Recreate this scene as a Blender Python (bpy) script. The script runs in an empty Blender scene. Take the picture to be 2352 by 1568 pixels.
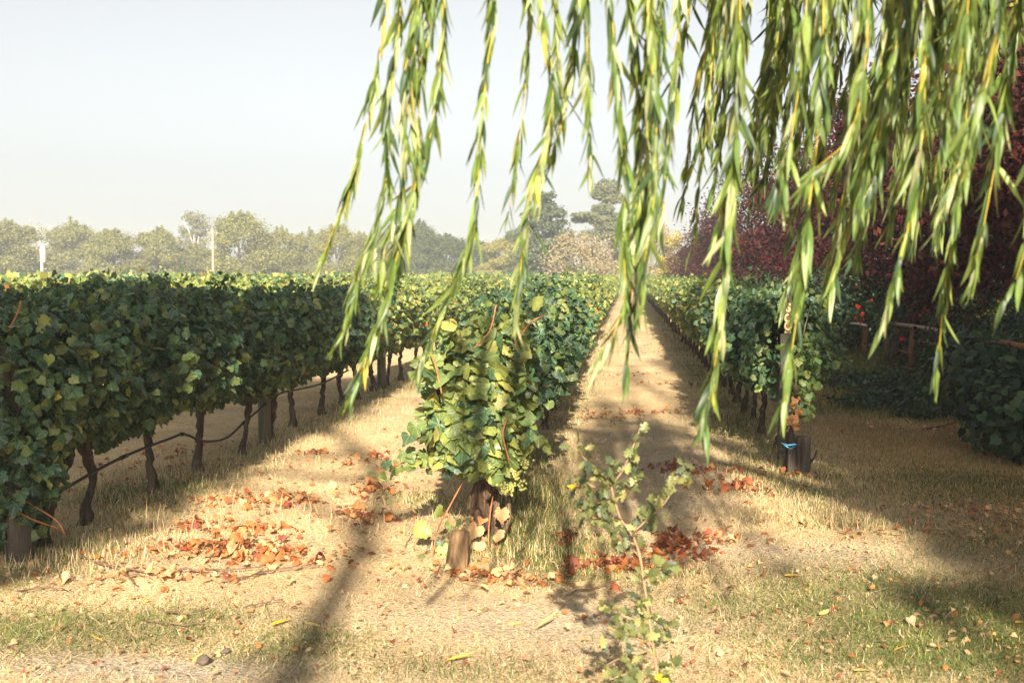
import bpy, math
import numpy as np
from mathutils import Matrix, Vector

rng = np.random.default_rng(11)
scene = bpy.context.scene
R = math.radians

# ------------------------------------------------------------------ camera
CAM_H = 1.55
YAW, PITCH = math.atan(261 / 2613), math.atan(152 / 2613)
cam_data = bpy.data.cameras.new('camera')
cam = bpy.data.objects.new('camera', cam_data)
scene.collection.objects.link(cam)
cam.location = (0, 0, CAM_H)
cam.rotation_euler = (math.pi / 2 - PITCH, 0, YAW)
cam_data.lens, cam_data.sensor_width = 40, 36
cam_data.clip_start, cam_data.clip_end = 0.05, 6000
cam_data.dof.use_dof = True
cam_data.dof.focus_distance = 8.5
cam_data.dof.aperture_fstop = 4.5
scene.camera = cam

# ------------------------------------------------------------------ sky, sun, exposure
SUN_AZ, SUN_EL = R(5.6), R(26)            # the sun stands behind the camera, a little to its right
world = bpy.data.worlds.new('World')
scene.world = world
world.use_nodes = True
wn, wl = world.node_tree.nodes, world.node_tree.links
bg = wn['Background']
sky = wn.new('ShaderNodeTexSky')
sky.sky_type = 'NISHITA'
sky.sun_disc = False
sky.sun_elevation = SUN_EL
sky.sun_rotation = math.pi - SUN_AZ
sky.air_density, sky.dust_density, sky.ozone_density, sky.altitude = 1.0, 2.4, 1.0, 0
hs = wn.new('ShaderNodeHueSaturation')
hs.inputs['Saturation'].default_value = 0.19
wl.new(sky.outputs[0], hs.inputs['Color'])
wl.new(hs.outputs[0], bg.inputs[0])
bg.inputs[1].default_value = 0.05
sun_data = bpy.data.lights.new('sun', 'SUN')
sun_data.energy, sun_data.angle, sun_data.color = 5.0, R(0.8), (1.0, 0.89, 0.73)
sun = bpy.data.objects.new('sun', sun_data)
scene.collection.objects.link(sun)
sun_dir = Vector((math.sin(SUN_AZ) * math.cos(SUN_EL), -math.cos(SUN_AZ) * math.cos(SUN_EL), math.sin(SUN_EL)))
sun.rotation_euler = sun_dir.to_track_quat('Z', 'Y').to_euler()
sun.location = sun_dir * 60
scene.view_settings.view_transform = 'Standard'
scene.view_settings.look = 'None'
scene.view_settings.exposure = 1.7
scene.view_settings.gamma = 1.0
scene.render.engine = 'CYCLES'
scene.cycles.use_denoising = True
scene.cycles.max_bounces = 8
scene.cycles.transparent_max_bounces = 4
scene.cycles.volume_bounces = 1
scene.cycles.sample_clamp_indirect = 6

# ------------------------------------------------------------------ helpers
CAMROT = np.array(cam.rotation_euler.to_matrix())
def ray(x, y):                              # direction through a point of the 2352 x 1568 sheet I measured the photograph on
    d = CAMROT @ np.array([(x - 1176) / 2613, (784 - y) / 2613, -1.0])
    return d / np.linalg.norm(d)
def onG(x, y, z=0.0):
    d = ray(x, y); t = (z - CAM_H) / d[2]
    return np.array([0, 0, CAM_H]) + d * t
def onY(x, y, Y):
    d = ray(x, y)
    return np.array([0, 0, CAM_H]) + d * (Y / d[1])
def onX(x, y, X):
    d = ray(x, y)
    return np.array([0, 0, CAM_H]) + d * (X / d[0])

_lat = np.random.default_rng(5).random((64, 64, 8))
def vnoise(x, y, s=1.0, k=0):
    x = np.asarray(x, float) * s; y = np.asarray(y, float) * s
    xi, yi = np.floor(x).astype(int), np.floor(y).astype(int)
    fx, fy = x - xi, y - yi
    fx = fx * fx * (3 - 2 * fx); fy = fy * fy * (3 - 2 * fy)
    L = _lat[:, :, k]
    g = lambda a, b: L[a % 64, b % 64]
    return (g(xi, yi) * (1 - fx) + g(xi + 1, yi) * fx) * (1 - fy) + (g(xi, yi + 1) * (1 - fx) + g(xi + 1, yi + 1) * fx) * fy
def fbm(x, y, s=1.0, k=0):
    return (vnoise(x, y, s, k) + .5 * vnoise(x, y, s * 2.1, (k + 1) % 8) + .25 * vnoise(x, y, s * 4.3, (k + 2) % 8)) / 1.75
def gz(x, y):                               # height of the ground
    x = np.asarray(x, float); y = np.asarray(y, float)
    near = np.clip(1 - (np.hypot(x, y) - 60) / 60, 0, 1)
    return ((fbm(x, y, .45, 2) - .5) * .07 + (vnoise(x, y, 3.1, 4) - .5) * .018) * near

C = scene.collection
WL = {}
def put(o, parent=None):
    C.objects.link(o)
    if parent is not None: o.parent = parent
    return o
def tag(o, label=None, cat=None, group=None, kind=None):
    if label: o['label'] = label
    if cat: o['category'] = cat
    if group: o['group'] = group
    if kind: o['kind'] = kind
    return o
def empty(name, loc, label=None, cat=None, group=None, rz=0, s=1.0):
    o = bpy.data.objects.new(name, None)
    o.empty_display_size = .1
    o.location = loc; o.rotation_euler = (0, 0, rz); o.scale = (s, s, s)
    WL[o.name] = np.array(loc, float)
    put(o); WL[o.name] = np.array(loc, float)
    return tag(o, label, cat, group)
def mesh(name, V, T, mat=None, col=None, lp=None, smooth=True):
    V = np.ascontiguousarray(V, np.float32); T = np.ascontiguousarray(T, np.int32)
    me = bpy.data.meshes.new(name)
    me.vertices.add(len(V)); me.vertices.foreach_set('co', V.ravel())
    k = T.shape[1]
    me.loops.add(T.size); me.loops.foreach_set('vertex_index', T.ravel())
    me.polygons.add(len(T))
    me.polygons.foreach_set('loop_start', np.arange(0, T.size, k, dtype=np.int32))
    me.polygons.foreach_set('loop_total', np.full(len(T), k, np.int32))
    if smooth: me.polygons.foreach_set('use_smooth', np.ones(len(T), bool))
    if col is not None:
        a = me.attributes.new('Col', 'FLOAT_COLOR', 'POINT')
        c = np.ones((len(V), 4), np.float32); c[:, :3] = col
        a.data.foreach_set('color', c.ravel())
    if lp is not None:
        a = me.attributes.new('lp', 'FLOAT_VECTOR', 'POINT')
        l = np.zeros((len(V), 3), np.float32); l[:, :lp.shape[1]] = lp
        a.data.foreach_set('vector', l.ravel())
    me.update(calc_edges=True)
    if mat: me.materials.append(mat)
    return me
def obj(name, me, parent=None, loc=None):
    o = bpy.data.objects.new(name, me)
    put(o, parent)
    if loc is not None: o.location = loc
    WL[o.name] = WL.get(parent.name, np.zeros(3)) if parent else np.zeros(3)
    return o
def part(name, V, T, mat, parent=None, col=None, lp=None, smooth=True):   # V in world coordinates
    off = WL.get(parent.name, np.zeros(3)) if parent else np.zeros(3)
    return obj(name, mesh(name, np.asarray(V) - off, T, mat, col, lp, smooth), parent)
def thing(name, V, T, mat, label, cat, group=None, col=None, lp=None, smooth=True, kind=None):
    V = np.asarray(V); base = np.array([V[:, 0].mean(), V[:, 1].mean(), V[:, 2].min()])
    o = obj(name, mesh(name, V - base, T, mat, col, lp, smooth), None, base)
    WL[o.name] = base
    return tag(o, label, cat, group, kind)
def norm(v):
    return v / np.maximum(np.linalg.norm(v, axis=-1, keepdims=True), 1e-9)
def frames(tip, nrm):
    y = norm(tip); z = nrm - (nrm * y).sum(1, keepdims=True) * y; z = norm(z)
    x = np.cross(y, z)
    return np.stack([x, y, z], axis=2)
def scatter(tm, pos, F, sc, col, jit=.06):
    V0, T0 = tm['V'], tm['T']
    n, m = len(V0), len(pos)
    sc = np.broadcast_to(np.asarray(sc, float), (m,))
    V = np.einsum('mij,nj->mni', F, V0) * sc[:, None, None] + pos[:, None, :]
    T = (T0[None] + (np.arange(m) * n)[:, None, None]).reshape(-1, 3)
    c = np.repeat(np.asarray(col)[:, None, :], n, axis=1)
    lp = np.tile(tm['lp'], (m, 1)) if 'lp' in tm else None
    return V.reshape(-1, 3), T, np.clip(c.reshape(-1, 3), 0, 1), lp
def join(parts):
    Vs, Ts, Cs, Ls, k = [], [], [], [], 0
    for p in parts:
        Vs.append(p[0]); Ts.append(p[1] + k); k += len(p[0])
        if len(p) > 2 and p[2] is not None: Cs.append(p[2])
        if len(p) > 3 and p[3] is not None: Ls.append(p[3])
    return np.concatenate(Vs), np.concatenate(Ts), (np.concatenate(Cs) if Cs else None), (np.concatenate(Ls) if len(Ls) == len(parts) else None)
def pick(cols, w, m, r=rng, jit=.18):
    cols = np.array(cols); w = np.array(w, float)
    c = cols[r.choice(len(cols), m, p=w / w.sum())]
    return c * (1 + r.normal(0, jit, (m, 1))) * (1 + r.normal(0, jit * .3, (m, 3)))
def tube(P, rad, sides=7, wob=0.0, r=rng, cap=True):
    P = np.asarray(P, float); n = len(P); rad = np.broadcast_to(np.asarray(rad, float), (n,))
    t = norm(np.gradient(P, axis=0))
    ref = np.array([1., 0, 0]) if abs(t[:, 0]).mean() < .8 else np.array([0, 1., 0])
    a = norm(np.cross(t, ref)); b = np.cross(t, a)
    th = np.linspace(0, 2 * math.pi, sides, endpoint=False)
    rr = rad[:, None] * (1 + wob * r.normal(0, 1, (n, sides)))
    V = P[:, None, :] + rr[:, :, None] * (np.cos(th)[None, :, None] * a[:, None, :] + np.sin(th)[None, :, None] * b[:, None, :])
    V = V.reshape(-1, 3); T = []
    for i in range(n - 1):
        for j in range(sides):
            p, q = i * sides + j, i * sides + (j + 1) % sides
            T += [(p, q, q + sides), (p, q + sides, p + sides)]
    if cap:
        for i0, flip in ((0, True), (n - 1, False)):
            c = len(V); V = np.vstack([V, P[i0] + (t[i0] * rad[i0] * (.15 if not flip else -.15))])
            for j in range(sides):
                p, q = i0 * sides + j, i0 * sides + (j + 1) % sides
                T.append((c, q, p) if flip else (c, p, q))
    return V, np.array(T)
def smoothline(P, n=16):
    P = np.asarray(P, float); d = np.r_[0, np.cumsum(np.linalg.norm(np.diff(P, axis=0), axis=1))]
    Q = np.vstack([2 * P[0] - P[1], P, 2 * P[-1] - P[-2]])
    out = []
    for s in np.linspace(0, d[-1], n):
        i = min(np.searchsorted(d, s, 'right') - 1, len(P) - 2); u = (s - d[i]) / (d[i + 1] - d[i])
        p0, p1, p2, p3 = Q[i], Q[i + 1], Q[i + 2], Q[i + 3]
        out.append(.5 * ((2 * p1) + (p2 - p0) * u + (2 * p0 - 5 * p1 + 4 * p2 - p3) * u * u + (3 * p1 - p0 - 3 * p2 + p3) * u ** 3))
    return np.array(out)

# ------------------------------------------------------------------ materials
def newmat(name):
    m = bpy.data.materials.new(name); m.use_nodes = True
    nt = m.node_tree
    for n in list(nt.nodes): nt.nodes.remove(n)
    out = nt.nodes.new('ShaderNodeOutputMaterial')
    return m, nt, out
def N(nt, t, **kw):
    n = nt.nodes.new(t)
    for k, v in kw.items():
        if k.startswith('i_'): n.inputs[k[2:].replace('_', ' ')].default_value = v
        else: setattr(n, k, v)
    return n
def math_(nt, op, a, b=None, c=None):
    n = nt.nodes.new('ShaderNodeMath'); n.operation = op
    for i, v in enumerate((a, b, c)):
        if v is None: continue
        if isinstance(v, (int, float)): n.inputs[i].default_value = v
        else: nt.links.new(v, n.inputs[i])
    return n.outputs[0]
def leaf_mat(name, transl=.3, rough=.5, veins=False, tcol=(1.25, 1.15, .55), spec=.4, patch=0):
    m, nt, out = newmat(name); L = nt.links
    at = N(nt, 'ShaderNodeAttribute', attribute_name='Col')
    colr = at.outputs['Color']
    if patch:
        geo = N(nt, 'ShaderNodeTexNoise'); geo.inputs['Scale'].default_value = patch; geo.inputs['Detail'].default_value = 3
        tc = N(nt, 'ShaderNodeTexCoord'); L.new(tc.outputs['Object'], geo.inputs['Vector'])
        mr = N(nt, 'ShaderNodeMapRange'); mr.inputs[1].default_value = .3; mr.inputs[2].default_value = .75; mr.inputs[3].default_value = .72; mr.inputs[4].default_value = 1.25
        L.new(geo.outputs['Fac'], mr.inputs[0])
        mm = N(nt, 'ShaderNodeMix', data_type='RGBA', blend_type='MULTIPLY'); mm.inputs[0].default_value = 1
        L.new(colr, mm.inputs[6]); L.new(mr.outputs[0], mm.inputs[7]); colr = mm.outputs[2]
    bumpsock = None
    if veins:
        lp = N(nt, 'ShaderNodeAttribute', attribute_name='lp')
        sx = N(nt, 'ShaderNodeSeparateXYZ'); L.new(lp.outputs['Vector'], sx.inputs[0])
        ang = math_(nt, 'ARCTAN2', sx.outputs[0], sx.outputs[1])
        r = math_(nt, 'SQRT', math_(nt, 'ADD', math_(nt, 'MULTIPLY', sx.outputs[0], sx.outputs[0]), math_(nt, 'MULTIPLY', sx.outputs[1], sx.outputs[1])))
        fr = math_(nt, 'ABSOLUTE', math_(nt, 'SUBTRACT', math_(nt, 'FRACT', math_(nt, 'ADD', math_(nt, 'DIVIDE', ang, .9), .5)), .5))
        d = math_(nt, 'MULTIPLY', fr, r)
        mr = N(nt, 'ShaderNodeMapRange'); mr.inputs[1].default_value = .0; mr.inputs[2].default_value = .035; mr.inputs[3].default_value = .55; mr.inputs[4].default_value = 0
        L.new(d, mr.inputs[0])
        mx = N(nt, 'ShaderNodeMix', data_type='RGBA'); L.new(mr.outputs[0], mx.inputs[0]); L.new(colr, mx.inputs[6])
        mx.inputs[7].default_value = (.34, .40, .14, 1); colr = mx.outputs[2]
        bp = N(nt, 'ShaderNodeBump'); bp.inputs['Strength'].default_value = .35; bp.inputs['Distance'].default_value = .01
        L.new(mr.outputs[0], bp.inputs['Height']); bumpsock = bp.outputs[0]
    p = N(nt, 'ShaderNodeBsdfPrincipled'); p.inputs['Roughness'].default_value = rough; p.inputs['Specular IOR Level'].default_value = spec
    L.new(colr, p.inputs['Base Color'])
    if bumpsock: L.new(bumpsock, p.inputs['Normal'])
    if transl > 0:
        tm = N(nt, 'ShaderNodeMix', data_type='RGBA', blend_type='MULTIPLY'); tm.inputs[0].default_value = 1
        L.new(colr, tm.inputs[6]); tm.inputs[7].default_value = (*tcol, 1)
        tb = N(nt, 'ShaderNodeBsdfTranslucent'); L.new(tm.outputs[2], tb.inputs['Color'])
        ms = N(nt, 'ShaderNodeMixShader'); ms.inputs[0].default_value = transl
        L.new(p.outputs[0], ms.inputs[1]); L.new(tb.outputs[0], ms.inputs[2]); L.new(ms.outputs[0], out.inputs[0])
    else:
        L.new(p.outputs[0], out.inputs[0])
    return m
def noise_mat(name, c1, c2, scale=8, stretch=(1, 1, 1), rough=.85, bump=.4, bdist=.02, detail=6, c3=None):
    m, nt, out = newmat(name); L = nt.links
    tc = N(nt, 'ShaderNodeTexCoord'); mp = N(nt, 'ShaderNodeMapping'); mp.inputs['Scale'].default_value = stretch
    L.new(tc.outputs['Object'], mp.inputs[0])
    no = N(nt, 'ShaderNodeTexNoise'); no.inputs['Scale'].default_value = scale; no.inputs['Detail'].default_value = detail; no.inputs['Roughness'].default_value = .65
    L.new(mp.outputs[0], no.inputs['Vector'])
    cr = N(nt, 'ShaderNodeValToRGB'); cr.color_ramp.elements[0].position = .32; cr.color_ramp.elements[1].position = .7
    cr.color_ramp.elements[0].color = (*c1, 1); cr.color_ramp.elements[1].color = (*c2, 1)
    if c3:
        e = cr.color_ramp.elements.new(.52); e.color = (*c3, 1)
    L.new(no.outputs['Fac'], cr.inputs[0])
    p = N(nt, 'ShaderNodeBsdfPrincipled'); p.inputs['Roughness'].default_value = rough; p.inputs['Specular IOR Level'].default_value = .25
    L.new(cr.outputs[0], p.inputs['Base Color'])
    bp = N(nt, 'ShaderNodeBump'); bp.inputs['Strength'].default_value = bump; bp.inputs['Distance'].default_value = bdist
    L.new(no.outputs['Fac'], bp.inputs['Height']); L.new(bp.outputs[0], p.inputs['Normal'])
    L.new(p.outputs[0], out.inputs[0])
    return m
M = {}
M['vine_leaf'] = leaf_mat('vine_leaf', .28, .42, True, spec=.45, patch=9)
M['vine_leaf_far'] = leaf_mat('vine_leaf_far', .28, .5, False)
M['willow_leaf'] = leaf_mat('willow_leaf', .32, .42, False, (1.3, 1.25, .35), spec=.4, patch=25)
M['oak_leaf'] = leaf_mat('oak_leaf', .22, .5, False, patch=30)
M['tree_leaf'] = leaf_mat('tree_leaf', .15, .7, False, spec=.15)
M['plum_leaf'] = leaf_mat('plum_leaf', .2, .7, False, (1.5, .6, .45), spec=.08)
M['shrub_leaf'] = leaf_mat('shrub_leaf', .2, .5, False, spec=.25)
M['grass'] = leaf_mat('grass', .25, .65, False, (1.1, 1.05, .7), spec=.15)
M['dry_leaf'] = leaf_mat('dry_leaf', .25, .65, False, (1.3, .9, .5), spec=.2, patch=18)
M['petal'] = leaf_mat('petal', .25, .5, False, (1.2, .8, .7), spec=.3)
M['berry'] = leaf_mat('berry', .2, .3, False, spec=.5)
M['bark_vine'] = noise_mat('bark_vine', (.03, .022, .018), (.17, .12, .085), 14, (1.6, 1.6, .35), .9, .9, .03, c3=(.07, .05, .037))
M['bark_sun'] = noise_mat('bark_sun', (.05, .03, .02), (.36, .23, .14), 26, (2.2, 2.2, .35), .9, 1.0, .05, c3=(.18, .11, .065))  # brighter, warmer copy of the vine bark, sunlight put into its colour
M['bark_grey'] = noise_mat('bark_grey', (.06, .05, .04), (.24, .20, .16), 6, (2, 2, .35), .9, .8, .05)
M['cane'] = noise_mat('cane', (.22, .08, .03), (.46, .2, .08), 20, (1, 1, .5), .6, .2, .004)
M['stem_oak'] = noise_mat('stem_oak', (.16, .10, .06), (.36, .24, .13), 30, (1, 1, .5), .7, .3, .004)
M['stem_willow'] = noise_mat('stem_willow', (.42, .32, .04), (.62, .46, .07), 20, (1, 1, .3), .5, .2, .002)
M['wood_grey'] = noise_mat('wood_grey', (.045, .042, .028), (.16, .14, .095), 9, (4, 4, .25), .85, .7, .015, c3=(.10, .09, .06))
M['wood_brown'] = noise_mat('wood_brown', (.07, .04, .02), (.40, .26, .13), 7, (3.5, 3.5, .4), .8, .5, .01, c3=(.24, .15, .075))
M['wood_dark'] = noise_mat('wood_dark', (.03, .022, .016), (.13, .10, .075), 9, (4, 4, .3), .9, .8, .012)
M['wood_red'] = noise_mat('wood_red', (.10, .045, .02), (.28, .13, .06), 10, (4, 4, .3), .85, .6, .01)
M['wood_tan'] = noise_mat('wood_tan', (.40, .26, .10), (.60, .42, .18), 18, (2, 2, .6), .7, .2, .004)
M['wood_groove'] = noise_mat('wood_groove', (.05, .035, .02), (.10, .07, .04), 18, (2, 2, .6), .8, .2, .004)
M['pole_pale'] = noise_mat('pole_pale', (.42, .38, .33), (.58, .53, .47), 4, (3, 3, .3), .8, .3, .01)
M['pole_brown'] = noise_mat('pole_brown', (.22, .16, .12), (.36, .27, .2), 4, (3, 3, .3), .8, .3, .01)
M['hose'] = noise_mat('hose', (.012, .012, .014), (.03, .03, .034), 12, (1, 1, 1), .5, .1, .002)
M['twine_blue'] = noise_mat('twine_blue', (.04, .20, .36), (.10, .34, .50), 40, (1, 1, 1), .6, .2, .002)
M['wire'] = noise_mat('wire', (.22, .22, .23), (.36, .36, .37), 30, (1, 1, 1), .45, .1, .001)
M['clod'] = noise_mat('clod', (.06, .045, .035), (.17, .13, .10), 22, (1, 1, 1), .95, .9, .02)
M['twig'] = noise_mat('twig', (.07, .04, .03), (.2, .12, .08), 20, (1, 1, 1), .85, .4, .006)

def ground_mat():
    m, nt, out = newmat('dry_ground'); L = nt.links
    at = N(nt, 'ShaderNodeAttribute', attribute_name='Col')
    tc = N(nt, 'ShaderNodeTexCoord')
    n1 = N(nt, 'ShaderNodeTexNoise'); n1.inputs['Scale'].default_value = 34; n1.inputs['Detail'].default_value = 8; n1.inputs['Roughness'].default_value = .7
    n2 = N(nt, 'ShaderNodeTexNoise'); n2.inputs['Scale'].default_value = 1.3; n2.inputs['Detail'].default_value = 6
    n3 = N(nt, 'ShaderNodeTexVoronoi'); n3.inputs['Scale'].default_value = 60
    for n in (n1, n2, n3): L.new(tc.outputs['Object'], n.inputs['Vector'])
    mr = N(nt, 'ShaderNodeMapRange'); mr.inputs[1].default_value = .3; mr.inputs[2].default_value = .7; mr.inputs[3].default_value = .62; mr.inputs[4].default_value = 1.3
    L.new(n1.outputs['Fac'], mr.inputs[0])
    mr2 = N(nt, 'ShaderNodeMapRange'); mr2.inputs[1].default_value = .3; mr2.inputs[2].default_value = .7; mr2.inputs[3].default_value = .8; mr2.inputs[4].default_value = 1.15
    L.new(n2.outputs['Fac'], mr2.inputs[0])
    a = N(nt, 'ShaderNodeMix', data_type='RGBA', blend_type='MULTIPLY'); a.inputs[0].default_value = 1
    L.new(at.outputs['Color'], a.inputs[6]); L.new(math_(nt, 'MULTIPLY', mr.outputs[0], mr2.outputs[0]), a.inputs[7])
    p = N(nt, 'ShaderNodeBsdfPrincipled'); p.inputs['Roughness'].default_value = .95; p.inputs['Specular IOR Level'].default_value = .1
    L.new(a.outputs[2], p.inputs['Base Color'])
    bp = N(nt, 'ShaderNodeBump'); bp.inputs['Strength'].default_value = .7; bp.inputs['Distance'].default_value = .03
    L.new(math_(nt, 'ADD', n1.outputs['Fac'], math_(nt, 'MULTIPLY', n3.outputs['Distance'], .5)), bp.inputs['Height']); L.new(bp.outputs[0], p.inputs['Normal'])
    L.new(p.outputs[0], out.inputs[0])
    return m
M['ground'] = ground_mat()

# ------------------------------------------------------------------ leaf templates
def fan(half, cen, zf, lpoff=(0, 0)):
    half = np.array(half, float)
    pts = np.vstack([half, (half[1:-1] * [-1, 1])[::-1]])
    V2 = np.vstack([[cen], pts])
    n = len(pts)
    T = np.array([(0, 1 + (i + 1) % n, 1 + i) for i in range(n)])     # wound so the normal is +z for x right, y tip
    V = np.c_[V2, zf(V2[:, 0], V2[:, 1])]
    nrm = np.cross(V[T[0, 1]] - V[T[0, 0]], V[T[0, 2]] - V[T[0, 0]])
    if nrm[2] < 0: T = T[:, ::-1]
    return {'V': V, 'T': T, 'lp': V2 - np.array(lpoff)}
GH = [(0, .03), (.08, -.11), (.21, -.20), (.34, -.17), (.41, -.06), (.50, -.04), (.58, .10), (.52, .18), (.49, .27), (.56, .38), (.47, .47), (.37, .50), (.33, .62), (.22, .68), (.15, .80), (0, .93)]
GH2 = [(0, .0), (.12, -.16), (.27, -.19), (.42, -.10), (.48, .02), (.55, .12), (.50, .25), (.53, .37), (.43, .49), (.35, .57), (.25, .63), (.19, .74), (.09, .78), (0, .88)]
grape = [fan(GH, (0, .22), lambda x, y: -.22 * np.abs(x) - .28 * (y - .2) ** 2 + .05 * np.sin(9 * x + 5 * y)),
         fan(GH2, (0, .22), lambda x, y: .16 * np.abs(x) - .4 * (y - .1) ** 2 + .05 * np.sin(8 * y - 6 * x)),
         fan(GH, (0, .22), lambda x, y: -.35 * x * x + .12 * x - .2 * np.abs(y - .2) + .05 * np.sin(11 * x)),
         fan(GH2, (0, .22), lambda x, y: -.3 * np.abs(x) + .12 * y + .06 * np.sin(7 * x + 9 * y))]
GM = [(0, 0), (.30, -.16), (.52, .14), (.46, .46), (.2, .66), (0, .92)]
grape_mid = [fan(GM, (0, .22), lambda x, y: -.22 * np.abs(x) - .28 * (y - .2) ** 2),
             fan(GM, (0, .22), lambda x, y: .15 * np.abs(x) - .35 * (y - .1) ** 2)]
GF = [(0, -.1), (.5, .2), (0, .9)]
def diamond(w=.5, bend=-.15, y0=-.1, ym=.25, y1=.9):
    V = np.array([(0, y0, 0), (w, ym, bend), (0, y1, bend * .6), (-w, ym, bend)])
    return {'V': V, 'T': np.array([(0, 1, 2), (0, 2, 3)]), 'lp': V[:, :2]}
grape_far = [diamond(.5), diamond(.55, .12)]
simple_leaf = diamond(.28, -.08, 0, .45, 1)
tuft_leaf = diamond(.42, -.12, -.3, .2, .8)
OH = [(0, 0), (.05, .12), (.17, .18), (.10, .30), (.30, .40), (.27, .50), (.15, .52), (.34, .66), (.30, .78), (.16, .74), (.17, .92), (.07, 1.0), (0, .97)]
oak = [fan(OH, (0, .45), lambda x, y: -.25 * np.abs(x) - .25 * (y - .4) ** 2), fan(OH, (0, .45), lambda x, y: .3 * np.abs(x) - .4 * (y - .3) ** 2),
       fan(OH, (0, .45), lambda x, y: -.1 * np.abs(x) + .25 * (y - .3) ** 2)]
def willow_leaf(bend, twist, fold, n=6, w=.077):
    s = np.linspace(0, 1, n)
    wd = w * np.sin(np.pi * np.clip(s, 0.0, 1) ** .75) ** .9 * (1 - .25 * s)
    wd[-1] = 0.004
    V, T = [], []
    for i, u in enumerate(s):
        a = twist * u
        c, q = math.cos(a), math.sin(a)
        zc = bend * u * u
        for k, f in ((-1, fold), (0, 0), (1, fold)):
            x = k * wd[i]; z = abs(k) * wd[i] * f
            V.append((x * c - z * q, u, zc + x * q + z * c))
    for i in range(n - 1):
        for k in (0, 1):
            p = i * 3 + k
            T += [(p, p + 1, p + 4), (p, p + 4, p + 3)]
    V = np.array(V)
    return {'V': V, 'T': np.array(T), 'lp': V[:, :2]}
wleaf = [willow_leaf(-.12, .3, .35), willow_leaf(.18, -.5, .3), willow_leaf(-.28, .9, .25), willow_leaf(.05, -1.1, .45), willow_leaf(-.05, .1, .5, w=.062)]
wleaf_lo = [willow_leaf(-.1, .3, .3, n=4), willow_leaf(.15, -.5, .2, n=4)]

# ------------------------------------------------------------------ ground
def axis(lo, hi, fine, mid):
    a = list(np.arange(lo, hi + 1e-6, fine))
    x, st = hi, fine
    while x < 600:
        st = min(st * 1.25, 120); x = min(x + st, 600); a.append(x)
    x, st = lo, fine
    while x > -mid:
        st = min(st * 1.25, 120); x = max(x - st, -mid); a.insert(0, x)
    return np.array(a)
gx, gy = axis(-9, 9, .12, 600), axis(1.5, 22, .12, 600)
GX, GY = np.meshgrid(gx, gy, indexing='ij')

def blob(x, y, px, py, rx, ry, slope=0):          # soft patch on the ground centred under a point of the photograph
    c = onG(px, py)
    return np.exp(-(((x - c[0] - slope * (y - c[1])) / rx) ** 2 + ((y - c[1]) / ry) ** 2))
GREENS = [(2120, 1420, .95, .85, 1.2), (2250, 1480, .8, .6, 1.1), (1950, 1340, .5, .5, .6), (2200, 1110, .9, .9, .7), (1215, 1170, .32, 1.1, 1.0), (1260, 1280, .4, .4, .7),
          (1350, 1320, .5, .25, .6), (330, 1125, .5, .55, .8), (120, 1450, .9, .35, .8), (380, 1420, .5, .22, .6), (1690, 975, .35, 1.0, .9), (1600, 860, .25, 4, .7),
          (1900, 870, .8, 1.8, 1.1), (2040, 830, 1.2, 3, 1.2), (2000, 940, 1.1, 1.0, 1.0), (1000, 1540, .6, .2, .5), (660, 1480, .35, .25, .7), (150, 1260, .5, .3, .5), (1230, 1040, .25, 1.2, .8),
          (1470, 1300, .5, .25, .5), (960, 1150, .25, .2, .5), (2352, 1250, .8, .6, .5), (1870, 1080, .5, .5, .45)]
def greenness(x, y):
    g = np.zeros_like(np.asarray(x, float))
    for px, py, rx, ry, a in GREENS: g = np.maximum(g, a * blob(x, y, px, py, rx, ry))
    strip = np.exp(-((np.asarray(x) - 1.25) / .35) ** 2) * .5 * (y > 8) + np.exp(-((np.asarray(x) + .75) / .3) ** 2) * .4 * (y > 6.3) + np.exp(-((np.asarray(x) + 3.2) / .35) ** 2) * .35
    g = np.maximum(g, strip)
    return np.clip(g * (.35 + 1.3 * fbm(x, y, 2.6, 1)) , 0, 1)
DIRTS = [(1200, 1420, .8, .35, .9), (380, 1530, 1.1, .22, .9), (1540, 1060, .5, 1.0, .75), (1500, 1150, .5, .5, .6), (1900, 1270, 1.2, .35, .6), (1480, 1000, .5, 1.0, .5), (2300, 1180, .6, .3, .6), (1350, 1480, .5, .3, .5), (1900, 950, .5, .4, .5)]
def dirtness(x, y):
    g = np.zeros_like(np.asarray(x, float))
    for px, py, rx, ry, a in DIRTS: g = np.maximum(g, a * blob(x, y, px, py, rx, ry))
    return np.clip(g * (.3 + 1.3 * fbm(x, y, 1.9, 3)), 0, 1)
STRAW, DIRT, SOIL = np.array([.60, .44, .25]), np.array([.43, .36, .28]), np.array([.20, .17, .06])
def ground_col(x, y):
    g, d = greenness(x, y)[..., None], dirtness(x, y)[..., None]
    t = fbm(x, y, .8, 5)[..., None]
    c = STRAW * (.62 + .46 * t + .3 * fbm(x, y, 3.4, 4)[..., None]) * (1 - d) + DIRT * d
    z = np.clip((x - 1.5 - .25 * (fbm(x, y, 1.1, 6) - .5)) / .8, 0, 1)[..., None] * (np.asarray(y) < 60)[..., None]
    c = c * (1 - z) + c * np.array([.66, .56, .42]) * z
    return c * (1 - .85 * g) + SOIL * .85 * g
nx, ny = len(gx), len(gy)
V = np.c_[GX.ravel(), GY.ravel(), gz(GX, GY).ravel()]
I = np.arange(nx * ny).reshape(nx, ny)
Q = np.stack([I[:-1, :-1], I[1:, :-1], I[1:, 1:], I[:-1, 1:]], -1).reshape(-1, 4)
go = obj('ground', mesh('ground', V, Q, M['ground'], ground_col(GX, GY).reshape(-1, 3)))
tag(go, 'dry straw coloured ground of the vineyard', 'ground', kind='structure')

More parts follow.
